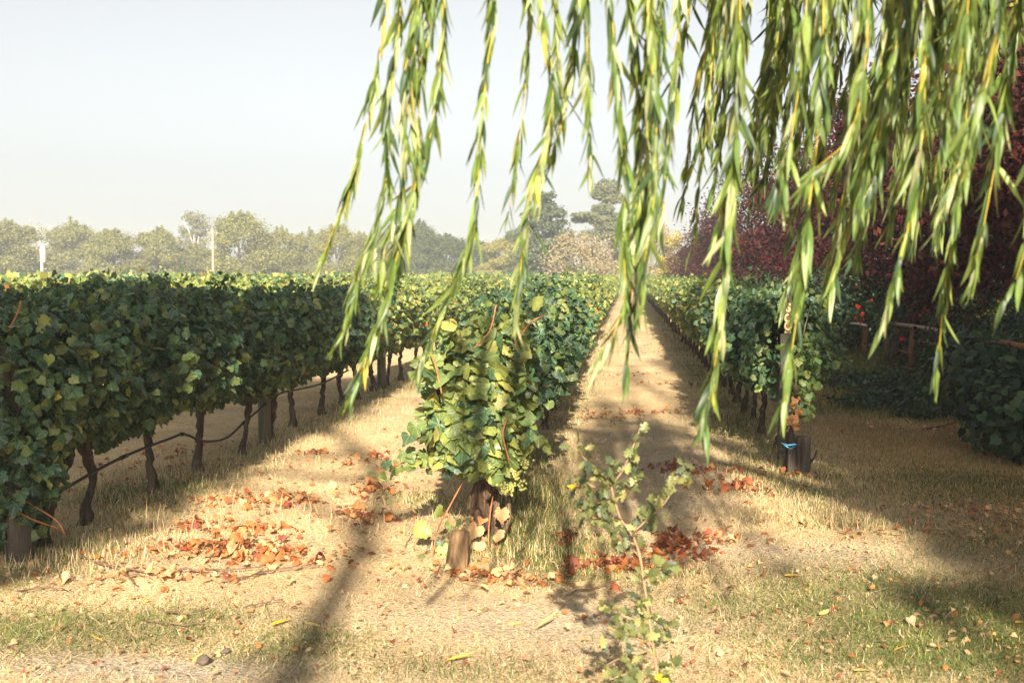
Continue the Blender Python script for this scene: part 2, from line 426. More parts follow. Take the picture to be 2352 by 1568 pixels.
# ------------------------------------------------------------------ vines
ROW_L, ROW_C, ROW_R = -3.33, -.86, 1.36
GREENC = [(.034, .082, .046), (.064, .125, .058), (.145, .19, .06), (.24, .27, .07), (.40, .37, .09), (.42, .18, .045)]
GREENW = [38, 38, 18, 3, .3, .03]
def hedge_points(n, L, hw, z0, z1, r, taper=.75, drop=.14):
    """leaf positions and outward directions over a hedge-shaped canopy along y"""
    y = r.uniform(-L / 2, L / 2, n)
    ph = r.uniform(0, 2 * math.pi, n)
    rad = 1 - .55 * r.random(n) ** 2.2
    ca, sa = np.cos(ph), np.sin(ph)
    # superellipse cross-section, wider at mid height
    k = (np.abs(ca) ** 3 + np.abs(sa) ** 3) ** (-1 / 3)
    zc, hz = (z0 + z1) / 2, (z1 - z0) / 2
    w = hw * (1 - .28 * np.clip(sa, 0, 1) ** 2 - .25 * np.clip(-sa, 0, 1) ** 2)
    lump = .66 + .62 * vnoise(y * 2.4 + 9 * n, ph * .9 + 3.7 * L, 1.0, 6)
    bump = .8 + .42 * vnoise(y * 7 + .37 * n, ph * 2.6 + 1.3 * L, 1.0, 0)
    rad = rad * bump
    x = ca * k * w * rad * lump
    z = zc + sa * k * hz * rad * (.9 + .2 * vnoise(y * 2.0 + n, 3.1 + 0 * y, 1.0, 3))
    low = z < zc
    z = np.where(low, z - drop * (vnoise(y * 5 + n * .1, x * 4, 1.0, 1) - .4), z)
    out = norm(np.c_[ca / hw * .4, np.zeros(n) + r.normal(0, .15, n), sa * .5])
    return np.c_[x, y, z], out
def leaf_frames(out, r, up=.45, jn=.8, jt=.75, droop=.65):
    n = len(out)
    nr = norm(out + np.array([0, 0, up]) + r.normal(0, jn, (n, 3)))
    tip = np.array([0, 0, -droop]) + out * .5 + r.normal(0, jt, (n, 3))
    return frames(tip, nr)
def canopy(n, L, hw, z0, z1, r, tms, smin, smax, cols=GREENC, w=GREENW, shoots=4):
    P, O = hedge_points(n, L, hw, z0, z1, r)
    Ps, Os = [P], [O]
    for _ in range(shoots):                     # young shoots that stand out of the top
        b = np.array([r.uniform(-hw * .5, hw * .5), r.uniform(-L / 2, L / 2), z1 - .12])
        d = norm(np.array([r.normal(0, .35), r.normal(0, .35), 1.0])); h = r.uniform(.12, .34)
        k = 11
        Ps.append(b + d * np.linspace(0, h, k)[:, None] + r.normal(0, .02, (k, 3)))
        Os.append(norm(r.normal(0, 1, (k, 3)) + [0, 0, .4]))
    P, O = np.vstack(Ps), np.vstack(Os)
    F = leaf_frames(O, r)
    s = r.uniform(smin, smax, len(P)) * (1 - .25 * (P[:, 2] > z1 - .02))
    col = pick(cols, w, len(P), r)
    which = r.integers(0, len(tms), len(P))
    return join([scatter(tms[i], P[which == i], F[which == i], s[which == i], col[which == i]) for i in range(len(tms))])
def trunk_mesh(seed, h=.5, bent=.06, rad=.042, arms=True):
    r = np.random.default_rng(seed)
    n = 18
    t = np.linspace(0, 1, n)
    P = np.c_[np.cumsum(r.normal(0, bent / 6, n)) + t * r.normal(0, .03), np.cumsum(r.normal(0, bent / 6, n)) + t * r.normal(0, .06), -.05 + t * (h + .05)]
    rr = rad * (1.25 - .45 * np.sin(np.pi * np.clip(t, 0, .9)) + .45 * np.exp(-((t - .05) / .12) ** 2) + .25 * (t > .85)) * (1 + r.normal(0, .07, n))
    parts = [tube(P, rr, 11, .11, r)]
    arm = []
    if arms:
        for sgn in (-1, 1):
            k = 8; u = np.linspace(0, 1, k)
            A = P[-1] + np.c_[r.normal(0, .012, k), sgn * u * .48, -.03 + .12 * u + r.normal(0, .018, k)]
            A[0] = P[-1] - [0, 0, .03]
            arm.append(tube(A, rad * (.85 - .45 * u), 7, .1, r))
        for _ in range(7):                       # spurs and canes rising into the leaves
            u = r.uniform(-.45, .45); b = P[-1] + np.array([0, u, .06])
            arm.append(tube(np.array([b, b + [r.normal(0, .05), r.normal(0, .05), .25], b + [r.normal(0, .12), r.normal(0, .1), .7]]), [.008, .006, .004], 4))
    return join(parts)[:2], (join(arm)[:2] if arm else None)
r_ = np.random.default_rng(21)
trunks = []
for i in range(6):
    (tv, tt), (av, at_) = trunk_mesh(100 + i, .52 + .03 * (i % 3), .035 + .02 * (i % 2), .029 + .003 * (i % 4))
    trunks.append((mesh('vine_trunk', tv, tt, M['bark_vine']), mesh('vine_arms', av, at_, M['bark_vine'])))
near_c, mid_c, far_c = [], [], []
for i in range(4):
    v, t, c, l = canopy(2100, 1.12, .36, .60, 1.37, r_, grape, .034, .085, shoots=9)
    near_c.append(mesh('near_canopy', v, t, M['vine_leaf'], c, l, False))
for i in range(5):
    v, t, c, l = canopy(1900, 1.12, .35, .58, 1.39, r_, grape_mid, .038, .09, shoots=8, w=[8, 24, 32, 26, 8, .8])
    mid_c.append(mesh('mid_canopy', v, t, M['vine_leaf_far'], c, None, False))
for i in range(4):
    v, t, c, l = canopy(1000, 1.14, .35, .56, 1.40, r_, grape_far, .06, .11, shoots=7, w=[5, 20, 32, 30, 12, 1])
    far_c.append(mesh('far_canopy', v, t, M['vine_leaf_far'], c, None, False))

leaf_pool = []
for i, tm in enumerate(grape):
    for k, cc in enumerate([(.034, .084, .046), (.068, .13, .058), (.15, .20, .06), (.24, .27, .065), (.024, .062, .04)]):
        col = np.tile(cc, (len(tm['V']), 1))
        leaf_pool.append(mesh('vine_leaf_blade', tm['V'], tm['T'], M['vine_leaf'], col, tm['lp'], False))
def add_leaves(parent, P, F, s, which):
    base = Vector(WL[parent.name])
    inv = parent.matrix_basis.inverted()
    for p, f, sc, w in zip(P, F, s, which):
        o = bpy.data.objects.new('leaf', leaf_pool[w]); put(o, parent)
        mw = Matrix(np.vstack([np.c_[f * sc, p], [0, 0, 0, 1]]).tolist())
        o.matrix_local = inv @ mw
ORD = ['first', 'second', 'third', 'fourth', 'fifth', 'sixth', 'seventh', 'eighth', 'ninth', 'tenth', 'eleventh', 'twelfth', 'thirteenth', 'fourteenth', 'fifteenth', 'sixteenth']
rv = np.random.default_rng(33)
def vine(X, Y, i, rowname, group, leaves=0, front=(0, -1, 0), scale=1.0, canopy_mesh=None, dz=0.0):
    far = Y > 26
    if i < len(ORD): label = '%s grapevine from the near end of the %s' % (ORD[i], rowname)
    else: label = 'small distant grapevine in the %s' % rowname
    o = empty('grapevine', (X + rv.normal(0, .025), Y, float(gz(X, Y))), label, 'grapevine', group, rz=(math.pi if rv.random() < .5 else 0) + rv.normal(0, .05), s=scale * rv.uniform(.95, 1.05))
    tv, ta = trunks[rv.integers(len(trunks))]
    obj('trunk', tv, o)
    if not far: obj('cordon_arms', ta, o)
    pool = near_c if Y < 13.5 else (mid_c if not far else far_c)
    f = obj('foliage', canopy_mesh or pool[rv.integers(len(pool))], o)
    f.scale = (rv.uniform(.92, 1.12), 1, 1); f.location = (0, 0, dz)
    tag(f, kind='stuff')
    if leaves:
        P, O = hedge_points(leaves * 4, 1.1, .39, .60, 1.38, rv)
        fr = np.array(front, float)
        sc = (O * fr).sum(1) + rv.normal(0, .05, len(O))
        k = np.argsort(-sc)[:leaves]
        P, O = P[k], O[k]
        F = leaf_frames(O + fr * .25, rv, .5, .6, .6, .6)
        add_leaves(o, P + np.array([X, Y, 0]), F, rv.uniform(.04, .088, len(P)), rv.choice(20, len(P), p=np.tile([.34, .33, .16, .02, .15], 4) / 4))
    return o

SP = .9
NV = 66
for i in range(NV):
    y = 6.75 + i * SP + rv.normal(0, .04)
    vine(ROW_L, y, i, 'shaded row at the left edge', 'grapevines of the row at the left edge', leaves=[110, 110, 100, 90, 80, 60, 50, 40, 30, 0][min(i, 9)], front=(.9, -.5, 0), scale=.97)
for i in range(NV):
    y = 7.75 + i * SP + rv.normal(0, .04)
    vine(ROW_C, y, i + 1, 'middle row beside the straw path', 'grapevines of the middle row', leaves=[60, 45, 30, 0][min(i, 3)], front=(.5, -.7, .3), scale=[.90, .95, 1, 1][min(i, 3)])
for i in range(NV):
    y = 10.35 + i * SP + rv.normal(0, .04)
    vine(ROW_R, y, i, 'row beyond the straw path', 'grapevines of the row beyond the path', leaves=[80, 50, 30, 0][min(i, 3)], front=(-.6, -.7, .1), scale=.97)
for i in range(75):
    y = 6.9 + i * SP + rv.normal(0, .04)
    if -5.7 / max(y, 1) < -.62: continue
    o = vine(-5.72, y, 99, 'second row in from the left edge', 'grapevines of the second row from the left')

# ---- the first vine of the middle row: the bushy one with the bare twisted trunk
hv = np.random.default_rng(77)
b0 = np.array([ROW_C, 6.72, 0.0])
hero = empty('grapevine', b0 + [0, 0, float(gz(b0[0], b0[1]))], 'bushy sunlit grapevine with bare twisted trunk at the near end of the middle row', 'grapevine', 'grapevines of the middle row')
WL[hero.name] = b0
lobes = [((-.86, 6.9, .88), (.28, .42, .34), 620), ((-.90, 6.55, .92), (.27, .3, .27), 520), ((-.90, 6.45, .70), (.28, .24, .24), 620), ((-.82, 6.5, .52), (.26, .2, .15), 260),
         ((-.87, 7.25, .92), (.27, .4, .34), 560), ((-.70, 6.7, .78), (.18, .3, .26), 200), ((-.8, 6.85, 1.14), (.18, .26, .10), 110)]
Ps, Os = [], []
for c, rr, n in lobes:
    d = norm(hv.normal(0, 1, (n, 3)))
    rad = (1 - .5 * hv.random((n, 1)) ** 2)
    Ps.append(np.array(c) + d * rad * np.array(rr) * [.9, 1, .97]); Os.append(norm(d / np.array(rr)))
def shootline(pts, k, sp=.03):
    L = smoothline(np.array(pts), k)
    return L + hv.normal(0, sp, L.shape), norm(hv.normal(0, .7, L.shape) + [0, -.6, .6])
shoot_paths = [[onY(1005, 870, 6.3), onY(990, 850, 6.2), onY(975, 845, 6.2)], [onY(1210, 1000, 6.4), onY(1235, 1010, 6.35), onY(1250, 1040, 6.3)], [onY(1000, 960, 6.3), onY(980, 975, 6.2), onY(970, 1000, 6.15)], [onY(1050, 800, 6.4), onY(1035, 770, 6.35), onY(1030, 745, 6.3)], [onY(1010, 1080, 6.4), onY(960, 1060, 6.25), onY(905, 1070, 6.2), onY(860, 1090, 6.15)], [onY(1020, 1050, 6.4), onY(960, 1035, 6.3), onY(925, 1065, 6.2)],
               [onY(1180, 760, 6.6), onY(1205, 725, 6.6), onY(1240, 700, 6.6)], [onY(1080, 760, 6.6), onY(1090, 735, 6.6), onY(1110, 715, 6.6)]]
for sp_ in shoot_paths:
    a, b = shootline(sp_, 16); Ps.append(a); Os.append(b)
P, O = np.vstack(Ps), np.vstack(Os)
k = P[:, 2] > .38 + .06 * hv.random(len(P))
P, O = P[k], O[k]
F = leaf_frames(O, hv, .45, .65, .65, .65)
S = .04 + .09 * hv.random(len(P)) ** 1.3; S[-128:] *= .8
score = O[:, 1] * -1 + .3 * hv.random(len(P)) - .5 * (P[:, 1] - 6.3)
top = np.argsort(-score)[:300]
rest = np.setdiff1d(np.arange(len(P)), top)
add_leaves(hero, P[top], F[top], S[top], hv.choice(20, 300, p=np.tile([.02, .16, .46, .34, .02], 4) / 4))  # yellower mix, here and in the foliage below: sunlit tone put into leaf colours
wh = hv.integers(0, 4, len(rest)); col = pick(GREENC, [4, 20, 36, 30, 8, .8], len(rest), hv)
v, t, c, l = join([scatter(grape[i], P[rest][wh == i], F[rest][wh == i], S[rest][wh == i], col[wh == i]) for i in range(4)])
tag(part('foliage', v, t, M['vine_leaf'], hero, c, l, False), kind='stuff')
def hline(pts, rad, n=26, wob=.13, sides=10):
    L = smoothline(np.array(pts, float), n); u = np.linspace(0, 1, n)
    return tube(L, rad[0] * (1 - u) + rad[1] * u, sides, wob, hv)
Y0 = 6.62
v, t, _, _ = join([hline([onY(1112, 1245, Y0), onY(1105, 1200, Y0), onY(1085, 1165, Y0), onY(1095, 1125, Y0), onY(1120, 1075, Y0 + .1)], (.036, .026)),
                   hline([onY(1118, 1245, Y0 + .05), onY(1122, 1190, Y0 - .02), onY(1108, 1150, Y0 - .03), onY(1128, 1115, Y0), onY(1140, 1050, Y0 + .2)], (.034, .024)),
                   hline([onY(1115, 1250, Y0 + .12), onY(1120, 1180, Y0 + .14), onY(1125, 1080, Y0 + .2), onY(1130, 1000, Y0 + .3)], (.06, .05)),
                   hline([onY(1150, 1240, Y0), onY(1138, 1190, Y0 + .05), onY(1145, 1120, Y0 + .1)], (.03, .02))])
part('trunk', v, t, M['bark_sun'], hero)
v, t = hline([onY(1115, 1262, 6.45), onY(1150, 1235, 6.45), onY(1168, 1190, 6.45), onY(1165, 1140, 6.5), onY(1160, 1100, 6.6)], (.014, .016), wob=.05)
part('side_stem', v, t, M['bark_sun'], hero)
canes = [[onY(1062, 1110, 6.4), onY(1040, 1150, 6.3), onY(1005, 1220, 6.2), onY(990, 1300, 6.05)], [onY(1130, 1330, 6.2), onY(1122, 1240, 6.3), onY(1126, 1180, 6.4), onY(1132, 1140, 6.5)],
         [onY(1180, 800, 6.3), onY(1215, 745, 6.3), onY(1255, 722, 6.3)], [onY(1015, 905, 6.15), onY(1000, 840, 6.2), onY(985, 800, 6.3)], [onY(1090, 800, 6.2), onY(1125, 760, 6.25), onY(1140, 700, 6.3)], [onY(870, 1085, 6.15), onY(940, 1060, 6.25), onY(1030, 1060, 6.5)],
         [onY(1165, 960, 6.3), onY(1155, 1000, 6.25), onY(1170, 1060, 6.25)]]
for cpt in canes:
    v, t = hline(cpt, (.0055, .004), 10, .03, 5); part('cane', v, t, M['cane'], hero)
sb = np.array(smoothline(canes[0], 12))
lv = np.array([sb[4] + [-.03, -.01, 0], sb[6] + [.08, 0, .03], sb[7] + [-.06, 0, .04], sb[9] + [.05, 0, .02], sb[10] + [-.04, 0, 0], sb[11] + [.04, -.02, -.03], sb[11] + [.02, -.05, -.05], sb[8] + [.04, 0, 0]])
add_leaves(hero, lv, leaf_frames(np.tile([0, -1., .1], (8, 1)), hv, .2, .3, .3), [.07, .09, .10, .08, .09, .12, .10, .06], [3, 7, 3, 13, 2, 0, 5, 4])
dl = np.array([onY(1085, 1195, 6.35), onY(1110, 1190, 6.33), onY(1095, 1210, 6.3), onY(1115, 1250, 6.25), onY(1120, 1275, 6.2), onY(1100, 1245, 6.2), onY(1150, 1170, 6.4), onY(1125, 1295, 6.2), onY(1140, 1225, 6.3), onY(1030, 1195, 6.2)])
dcol = [mesh('dried_leaf_blade', grape[i]['V'] * [1, 1, 1.6], grape[i]['T'], M['dry_leaf'], np.tile(cc, (len(grape[i]['V']), 1)), None, False) for i, cc in ((0, (.60, .36, .17)), (1, (.52, .27, .11)), (3, (.66, .44, .22)))]
FF = leaf_frames(np.tile([0, -1., .2], (len(dl), 1)), hv, .2, .5, .5)
for q, (p, f) in enumerate(zip(dl, FF)):
    o = bpy.data.objects.new('dried_leaf', dcol[q % 3]); put(o, hero)
    o.matrix_local = hero.matrix_basis.inverted() @ Matrix(np.vstack([np.c_[f * hv.uniform(.06, .10), p], [0, 0, 0, 1]]).tolist())
# grapes
ico = bpy.data.meshes.new('tmp'); import bmesh
bm = bmesh.new(); bmesh.ops.create_icosphere(bm, subdivisions=2, radius=1); bm.to_mesh(ico); bm.free()
iv = np.array([v.co[:] for v in ico.vertices]); it = np.array([p.vertices[:] for p in ico.polygons])
sph = {'V': iv, 'T': it}
bmesh_lo = bmesh.new(); bmesh.ops.create_icosphere(bmesh_lo, subdivisions=1, radius=1); bmesh_lo.to_mesh(ico); bmesh_lo.free()
sph_lo = {'V': np.array([v.co[:] for v in ico.vertices]), 'T': np.array([p.vertices[:] for p in ico.polygons])}
bpy.data.meshes.remove(ico)
for px, py, Y in ((1188, 1085, 6.3), (1198, 1110, 6.32), (1172, 1122, 6.3), (1205, 1062, 6.35), (1160, 1118, 6.25)):
    n = 26; c = onY(px, py, Y)
    u = hv.random(n)
    p = c + np.c_[hv.normal(0, .022, n) * (1.2 - u), hv.normal(0, .02, n) * (1.2 - u), -.06 * u + .02]
    v, t, cc, _ = scatter(sph_lo, p, np.tile(np.eye(3), (n, 1, 1)), hv.uniform(.0075, .0095, n), pick([(.34, .36, .10), (.40, .34, .10)], [2, 1], n, hv, .1))
    part('grape_bunch', v, t, M['berry'], hero, cc)

# ---- the low bushy vine that hides the end post at the left edge
b1 = np.array([ROW_L, 6.05, 0.0])
edge = empty('grapevine', b1, 'low hanging leafy vine wrapped round the end post at the left edge', 'grapevine', 'grapevines of the row at the left edge'); WL[edge.name] = b1
Ps, Os = [], []
for c, rr, n in (((-3.36, 5.98, 1.02), (.4, .4, .36), 900), ((-3.36, 5.92, .74), (.34, .3, .3), 700), ((-3.30, 5.88, .5), (.24, .24, .24), 460), ((-3.38, 5.92, .28), (.2, .18, .24), 420)):
    d = norm(hv.normal(0, 1, (n, 3))); Ps.append(np.array(c) + d * (1 - .5 * hv.random((n, 1)) ** 2) * np.array(rr)); Os.append(norm(d / np.array(rr)))
P, O = np.vstack(Ps), np.vstack(Os); k = P[:, 2] > .03; P, O = P[k], O[k]
F = leaf_frames(O, hv, .45, .65, .65, .65); S = hv.uniform(.036, .085, len(P)); score = O @ np.array([.6, -.8, 0]) + .3 * hv.random(len(P)); top = np.argsort(-score)[:110]; rest = np.setdiff1d(np.arange(len(P)), top)
add_leaves(edge, P[top], F[top], S[top], hv.choice(20, 110, p=np.tile([.34, .33, .16, .02, .15], 4) / 4))
wh = hv.integers(0, 4, len(rest)); col = pick(GREENC, GREENW, len(rest), hv)
v, t, c, l = join([scatter(grape[i], P[rest][wh == i], F[rest][wh == i], S[rest][wh == i], col[wh == i]) for i in range(4)])
tag(part('foliage', v, t, M['vine_leaf'], edge, c, l, False), kind='stuff')
v, t = hline([onY(98, 1250, 6.2), onY(95, 1210, 6.2), onY(108, 1170, 6.25), onY(115, 1100, 6.3), onY(90, 1020, 6.3)], (.05, .035)); part('trunk', v, t, M['bark_vine'], edge)
v, t = hline([onY(112, 1110, 6.25), onY(140, 1085, 6.3), onY(160, 1050, 6.35), onY(165, 1000, 6.4)], (.03, .02), wob=.2); part('cordon_arms', v, t, M['bark_vine'], edge)
for cpt in ([onY(40, 1090, 5.8), onY(100, 1050, 5.85), onY(160, 1000, 6.0)], [onY(20, 1160, 5.75), onY(70, 1190, 5.8), onY(140, 1215, 5.9)], [onY(60, 1150, 5.8), onY(130, 1195, 5.85), onY(150, 1230, 5.9)], [onY(20, 760, 5.8), onY(40, 720, 5.8), onY(48, 690, 5.8)]):
    v, t = hline(cpt, (.006, .004), 10, .03, 5); part('cane', v, t, M['cane'], edge)

# ---- the far rows read as one mass of leaves
fr = np.random.default_rng(91)
Pp, Oo, Ss = [], [], []
for k in range(2, 30):
    X = ROW_L - 2.35 - 2.35 * (k - 1)
    y0 = max(7, -X / .66)
    n = int(np.clip((118 - y0) * np.clip(150 * 14 / (14 + y0), 32, 150), 400, 7000))
    y = y0 + (118 - y0) * fr.random(n) ** 1.7
    p, o = hedge_points(n, 1, .36, .8, 1.42, fr); p[:, 1] = y; p[:, 0] += X
    p[:, 2] += (vnoise(y, X + 0 * y, 1.3, 2) - .5) * .16
    up = fr.random(n) < .05; p[up, 2] += fr.uniform(.05, .22, up.sum())
    Pp.append(p); Oo.append(o); Ss.append(fr.uniform(.11, .17, n) * np.clip(y / 25, 1, 3.0))
for X in (ROW_L, ROW_C, ROW_R, -5.72):
    n = 4200; y = fr.uniform(65, 118, n)
    p, o = hedge_points(n, 1, .36, .46, 1.42, fr); p[:, 1] = y; p[:, 0] += X
    Pp.append(p); Oo.append(o); Ss.append(fr.uniform(.2, .34, n))
P, O, S = np.vstack(Pp), np.vstack(Oo), np.concatenate(Ss)
F = leaf_frames(O, fr)
v, t, c, l = scatter(grape_far[0], P, F, S, pick(GREENC, [6, 20, 32, 28, 14, 1.2], len(P), fr))
tag(obj('vineyard_foliage', mesh('vineyard_foliage', v, t, M['vine_leaf_far'], c, None, False)), 'distant vineyard rows merging into one yellow green band below the trees', 'vineyard', kind='stuff')

# ------------------------------------------------------------------ posts, stake, hose
def post(name, base, h, rad, mat, label, cat='post', lean=(0, 0), sides=14, group=None, top=0.0):
    n = 7; u = np.linspace(-.08, 1, n)
    P = np.array(base) + np.c_[lean[0] * u, lean[1] * u, u * h]
    v, t = tube(P, rad * (1 + .02 * np.sin(u * 9)), sides, .018, hv)
    o = thing(name, v, t, mat, label, cat, group)
    return o
e = onG(45, 1283)
post('end_post', e, 1.15, .075, M['wood_dark'], 'thick weathered end post half hidden in leaves at the left edge', lean=(-.02, -.03))
for q, (px, py, lab) in enumerate(((600, 1018, 'square grey green wooden post standing between trunks of the left row'), (860, 893, 'wooden post in the sunlit stretch of the left row'), (985, 842, 'farther wooden post in the sunlit stretch of the left row'))):
    g = onG(px, py); post('row_post', (ROW_L + .02, g[1], 0), 1.25, .06, M['wood_grey'], lab, group='posts of the left row', sides=8)
st = empty('cut_post', onG(1045, 1312), 'short sawn off brown wooden post in front of the bushy middle vine', 'post')
bs = WL[st.name]
n = 6; u = np.linspace(-.06, 1, n)
v, t = tube(bs + np.c_[.02 * u, .05 * u, .205 * u], .053 * (1 + .03 * np.cos(u * 3)), 18, .012, hv)
part('post_body', v, t, M['wood_brown'], st)
v, t = tube(bs + np.array([[.045, .03, .21], [.05, .03, .1], [.052, .01, .0]]), [.013, .017, .012], 7, .1, hv)
part('split_sliver', v, t, M['wood_brown'], st)
v, t = tube(np.array([onY(1075, 1190, 6.3), onY(1066, 1260, 6.1), onG(1058, 1308)]), .0022, 5)
thing('trellis_wire', v, t, M['wire'], 'thin grey wire running from the middle vine down beside the cut post', 'wire')
g = onG(1800, 1055)
po = empty('end_post', g, 'tall round grey green end post of the row beyond the path', 'post')
v, t = tube(g + np.c_[np.linspace(0, .01, 6), np.zeros(6), np.linspace(-.05, 1.06, 6)], [.058, .056, .054, .053, .052, .052], 16, .012, hv)
part('post_body', v, t, M['wood_grey'], po)
for z in (.42, .30):
    th = np.linspace(0, 2 * math.pi, 20)
    v, t = tube(g + np.c_[.057 * np.cos(th), .057 * np.sin(th), np.full(20, z)], .0022, 4, cap=False); part('wire_loop', v, t, M['wire'], po)
g2 = onG(1842, 1090)
cs = empty('cut_post', g2, 'short dark split post stump beside the grey green end post', 'post')
v, t = tube(g2 + np.c_[np.linspace(0, .01, 6), np.zeros(6), np.linspace(-.04, .30, 6)], .058, 14, .03, hv); part('post_body', v, t, M['wood_dark'], cs)
v, t = tube(g2 + np.c_[np.linspace(-.085, -.078, 5), np.full(5, -.01), np.linspace(-.04, .325, 5)], [.034, .033, .032, .03, .02], 9, .05, hv); part('side_stake', v, t, M['wood_dark'], cs)
for a, b_ in (((.05, 0, .08), (.11, -.02, .20)), ((.05, 0, .11), (.085, -.03, .14))):
    v, t = tube(g2 + np.array([a, (np.array(a) + b_) / 2 + [.01, 0, 0], b_]), [.012, .01, .006], 6, .1, hv); part('twig_stub', v, t, M['wood_dark'], cs)
tl = [g2 + np.array(p) for p in ((-.09, .12, -.03), (-.10, .10, .2), (-.07, .05, .42), (-.02, .02, .5), (-.04, .02, .62), (-.10, .05, .8))]
L = smoothline(np.array(tl), 16); v, t = tube(L, np.linspace(.032, .014, 16), 8, .16, hv)
ov = empty('grapevine', tl[0], 'gnarled thin old vine with rusty leaves climbing beside the dark stump', 'grapevine'); WL[ov.name] = tl[0]
part('trunk', v, t, M['bark_vine'], ov)
for d in ((.10, -.02, .06), (.06, .02, .12), (.14, 0, -.05)):
    v, t = tube(np.array([L[9], L[9] + np.array(d) * .6 + [0, 0, .02], L[9] + np.array(d)]), [.012, .008, .003], 6, .1, hv); part('cane', v, t, M['bark_vine'], ov)
n = 130
pp = np.array([1.40, 8.98, .0]) + np.c_[hv.normal(0, .055, n), hv.normal(0, .06, n), hv.uniform(.45, 1.1, n)]
oo = norm(hv.normal(0, 1, (n, 3)) + [0, -.6, 0])
v, t, c, l = scatter(grape[0], pp, leaf_frames(oo, hv), hv.uniform(.035, .075, n), pick([(.06, .12, .03), (.16, .2, .04), (.1, .16, .035)], [3, 1, 2], n, hv))
tag(part('foliage', v, t, M['vine_leaf'], ov, c, l, False), kind='stuff')
for k in range(12):
    p = np.array([1.30 + hv.normal(0, .02), 8.9 + hv.normal(0, .02), .36 + .27 * k / 12]); f = leaf_frames(np.array([[0, -1., .2]]), hv)[0]
    o = bpy.data.objects.new('dried_leaf', dcol[1]); put(o, ov); o.matrix_local = ov.matrix_basis.inverted() @ Matrix(np.vstack([np.c_[f * .06, p], [0, 0, 0, 1]]).tolist())
tw = [onY(1796, 1018, 8.8), onY(1812, 1022, 8.72), onY(1828, 1020, 8.75), onY(1815, 1030, 8.8), onY(1800, 1020, 8.82)]
v, t = tube(smoothline(np.array(tw), 16), .006, 5, .25, hv)
thing('blue_twine', v, t, M['twine_blue'], 'bit of bright blue twine tied round the thin old vine', 'twine')

# the marker stake with cut-out letters
sx = onY(1806, 860, 9.9)
sk = empty('marker_stake', (sx[0], 9.85, 0), 'narrow tan wooden stake with raised letters behind the end post', 'stake'); b = WL[sk.name]
def box(c, s):
    c = np.array(c); s = np.array(s) / 2
    V = np.array([(x, y, z) for x in (-1, 1) for y in (-1, 1) for z in (-1, 1)]) * s + c
    T = np.array([(0, 1, 3), (0, 3, 2), (4, 6, 7), (4, 7, 5), (0, 4, 5), (0, 5, 1), (2, 3, 7), (2, 7, 6), (0, 2, 6), (0, 6, 4), (1, 5, 7), (1, 7, 3)])
    return V, T
v, t = box(b + [0, 0, .70], (.056, .016, 1.42)); part('board', v, t, M['wood_groove'], sk, smooth=False)
zt = [onY(1806, y, 9.84)[2] for y in (706, 730, 748, 770, 812)]
for ch, z in zip('SOONO', zt):
    cu = bpy.data.curves.new('lettering', 'FONT'); cu.body = ch; cu.size = .098; cu.extrude = .004; cu.align_x = 'CENTER'; cu.offset = .0035
    o = bpy.data.objects.new('letter', cu); put(o, sk)
    o.rotation_euler = (math.pi / 2, 0, 0); o.scale = (.82, 1, 1); o.location = (0, -.013, z - .034)
    cu.materials.append(M['wood_tan'])
    bpy.context.view_layer.update()
    me_ = bpy.data.meshes.new_from_object(o.evaluated_get(bpy.context.evaluated_depsgraph_get())); mat_ = o.matrix_basis.copy()
    bpy.data.objects.remove(o); o = bpy.data.objects.new('letter', me_); put(o, sk); o.matrix_basis = mat_
# irrigation hose along the left row
hp = [onX(60, 1190, -3.27), onX(115, 1143, -3.25), onX(270, 1055, -3.25), onX(395, 1005, -3.26), onX(425, 997, -3.26), onX(470, 1013, -3.26), onX(520, 1005, -3.26), onX(560, 970, -3.27), onX(590, 945, -3.28), onX(640, 905, -3.28), onX(690, 893, -3.28), onX(740, 880, -3.28), onX(800, 850, -3.28)]
ho = empty('irrigation_hose', (hp[0][0], hp[0][1], 0), 'black irrigation hose sagging between the trunks of the left row', 'hose')
v, t = tube(smoothline(np.array(hp), 90), .0105, 8, .01, hv); part('pipe', v, t, M['hose'], ho)
for q in (14, 26, 43):
    L = smoothline(np.array(hp), 90); v, t = tube(L[q:q + 2], .0145, 8); part('emitter', v, t, M['hose'], ho)

